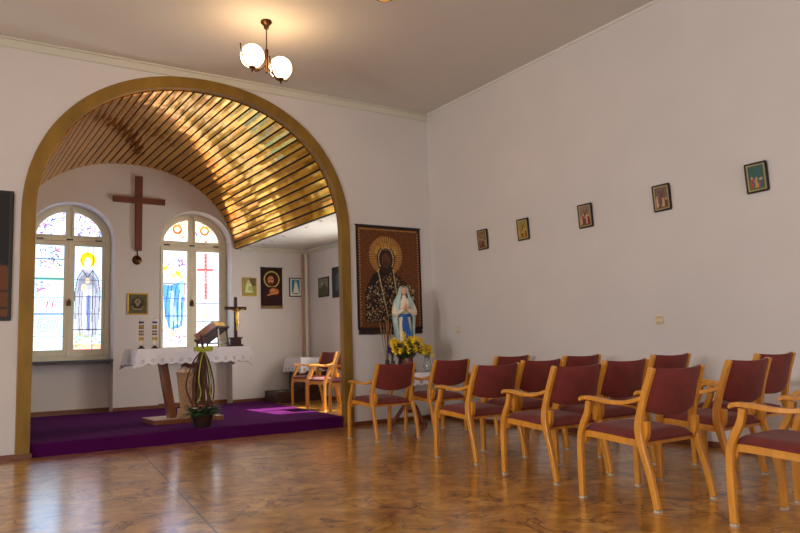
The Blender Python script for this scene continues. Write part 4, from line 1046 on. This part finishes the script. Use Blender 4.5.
# bouquets
def bouquet(name, label, loc, n, rad, zz, stems=True, seed=1, fmat='yellow', spread=1.0, vase=None):
    r = random.Random(seed); t = thing(name, label, 'flowers', loc)
    mb = MB(); spots = []
    for k in range(n):
        a = r.uniform(0, 2*PI); q = math.sqrt(r.random()); x, y = rad*q*math.cos(a), rad*.55*q*math.sin(a); z = zz[0]+(zz[1]-zz[0])*r.random()*(1-.4*q)
        spots.append((x, y, z)); mb.tube([(x*.1, y*.1, .0), (x*.5, y*.5, z*.6), (x, y, z)], .0025, 5)
    mb.build('stems', M['leaf'], t)
    mb = MB()
    for k in range(n*2):
        x, y, z = spots[k % n]; a = r.uniform(0, 6.28); leafmesh(mb, (x*.8, y*.8, z*.8), (math.cos(a), math.sin(a), .5), .06, .009)
    mb.build('foliage', M['leaf'], t)
    for (x, y, z) in spots:
        mb = MB(); tl = r.uniform(-.4, .4); fr = r.random() < .65
        for j in range(6):
            b_ = 2*PI*j/6; leafmesh(mb, (x, y, z), (math.cos(b_), -.35+tl, math.sin(b_)) if fr else (math.cos(b_), math.sin(b_), .35+tl*math.cos(b_)), .042, .018)
        mb.ball((x, y, z+.006), .011, 8, 6)
        mb.build('flower', M[fmat], t)
    return t
def vase(name, label, loc, m, prof):
    mb = MB(); mb.lathe(prof, 24); o = mb.build(name, m, smooth=True, loc=loc); return tag(o, label, 'vase')
VP = [(.04, 0), (.05, .01), (.062, .07), (.05, .14), (.036, .18), (.042, .2), (.036, .2), (.03, .178), (.044, .13), (.055, .07), (.044, .015), (0, .012)]
vz = TZ+.004
vase('ceramic_vase', 'brown vase hidden low among yellow flowers in front of the statue', (5.30, -.72, vz), M['tablewood'], [(a*1.15, b) for a, b in VP])
bouquet('yellow_bouquet', 'large bunch of yellow flowers at the foot of the statue', (5.30, -.72, vz+.16), 84, .25, (.1, .38), seed=2)
vase('glass_vase', 'clear glass vase at the right end of the lace-covered table', (5.69, -.62, vz), M['glass'], VP)
bouquet('small_bouquet', 'smaller spray of yellow flowers in the clear glass vase', (5.69, -.62, vz+.14), 18, .12, (.08, .26), seed=6)
vase('small_vase', 'small dark vase holding violet flowers at the left end of the lace-covered table', (5.17, -.56, vz), M['potm'], [(a*.75, b*.8) for a, b in VP])
bouquet('violet_flowers', 'violet flowers left of the statue', (5.17, -.56, vz+.11), 12, .06, (.16, .28), seed=8, fmat='violet')
t = thing('dried_grass', 'tall dried brown grass stalks standing left of the statue', 'dried grass', (5.20, -.38, vz))
mb = MB(); mb.lathe([(.035, 0), (.045, .03), (.04, .1), (.025, .15), (.03, .17)], 18); mb.build('holder', M['potm'], t, smooth=True)
for k in range(9):
    a = k*.7; mb = MB(); q = .02+.012*(k % 4); hgt = .62-.05*(k % 3)
    mb.tube([(.008*math.cos(a), .008*math.sin(a), .1), (q*math.cos(a), q*math.sin(a), .4), (q*1.6*math.cos(a), q*1.6*math.sin(a), hgt), (q*2*math.cos(a), q*2*math.sin(a), hgt+.1)], [.003, .004, .011, .002], 6)
    mb.build('stalk', mat('dried_stalk', hexc(128, 92, 60), .8) if k == 0 else bpy.data.materials['dried_stalk'], t, smooth=True)

# ------------------------------------------------------------------ lights
def area(name, loc, rot, sx_, sy_, power, col):
    l = bpy.data.lights.new(name, 'AREA'); l.shape = 'RECTANGLE'; l.size = sx_; l.size_y = sy_; l.energy = power; l.color = col
    o = bpy.data.objects.new(name, l); C.objects.link(o); o.location = loc; o.rotation_euler = rot; return o
# fill light through the nave's assumed, unseen left windows
for k, (a, b) in enumerate(WY):
    area('daylight_fill', (XL-.25, (a+b)/2, 2.1), (0, -PI/2, 0), 2.2, 1.3, (350, 90)[k], (1, .98, .98))
for (a, b) in RX:  # fill light through the added rear windows
    area('daylight_fill', ((a+b)/2, YR-.25, 2.1), (PI/2, 0, 0), 1.3, 2.2, 62, (1, .97, .97))
# daylight and sun through the added alcove side window
area('daylight_fill', (XS+.25, 1.42, 1.65), (0, PI/2, 0), 1.05, 1.3, 90, (1, .97, .9))
s = bpy.data.lights.new('sun', 'SUN'); s.energy = 20; s.angle = .01; s.color = (1, .93, .8)
o = bpy.data.objects.new('sun', s); C.objects.link(o); o.location = (12, 0, 10)
dv = Vector((-1, .12, -.95)); o.rotation_euler = dv.to_track_quat('-Z', 'Y').to_euler()

w = bpy.data.worlds.new('world'); SC.world = w; w.use_nodes = True
bg = w.node_tree.nodes['Background']; bg.inputs[0].default_value = (.7, .8, 1, 1); bg.inputs[1].default_value = .6

# ------------------------------------------------------------------ camera
YAW, PIT, ROL, FPX, CD, CH = .583031520, .113192001, .0323709747, 717.237875, 8.649, 1.03
def ray(a, b):
    cr, sr = math.cos(-ROL), math.sin(-ROL); a, b = a*cr-b*sr, a*sr+b*cr
    cp, sp = math.cos(PIT), math.sin(PIT); yf = cp-b*sp; z = sp+b*cp
    c_, s_ = math.cos(YAW), math.sin(YAW)
    return Vector((a*c_+yf*s_, -a*s_+yf*c_, z))
f0 = ray(0, 0); rt = ray(1, 0)-f0; up = ray(0, 1)-f0
mt = Matrix((rt, up, -f0)).transposed().to_4x4(); mt.translation = Vector((0, -CD, CH))
cam = bpy.data.cameras.new('camera'); cam.sensor_width = 36; cam.lens = FPX/800*36; cam.clip_end = 100
co = bpy.data.objects.new('camera', cam); C.objects.link(co); co.matrix_world = mt; SC.camera = co
vs_ = SC.view_settings; vs_.view_transform = 'Standard'; vs_.look = 'None'; vs_.gamma = 1; vs_.use_curve_mapping = False; vs_.exposure = 0.15
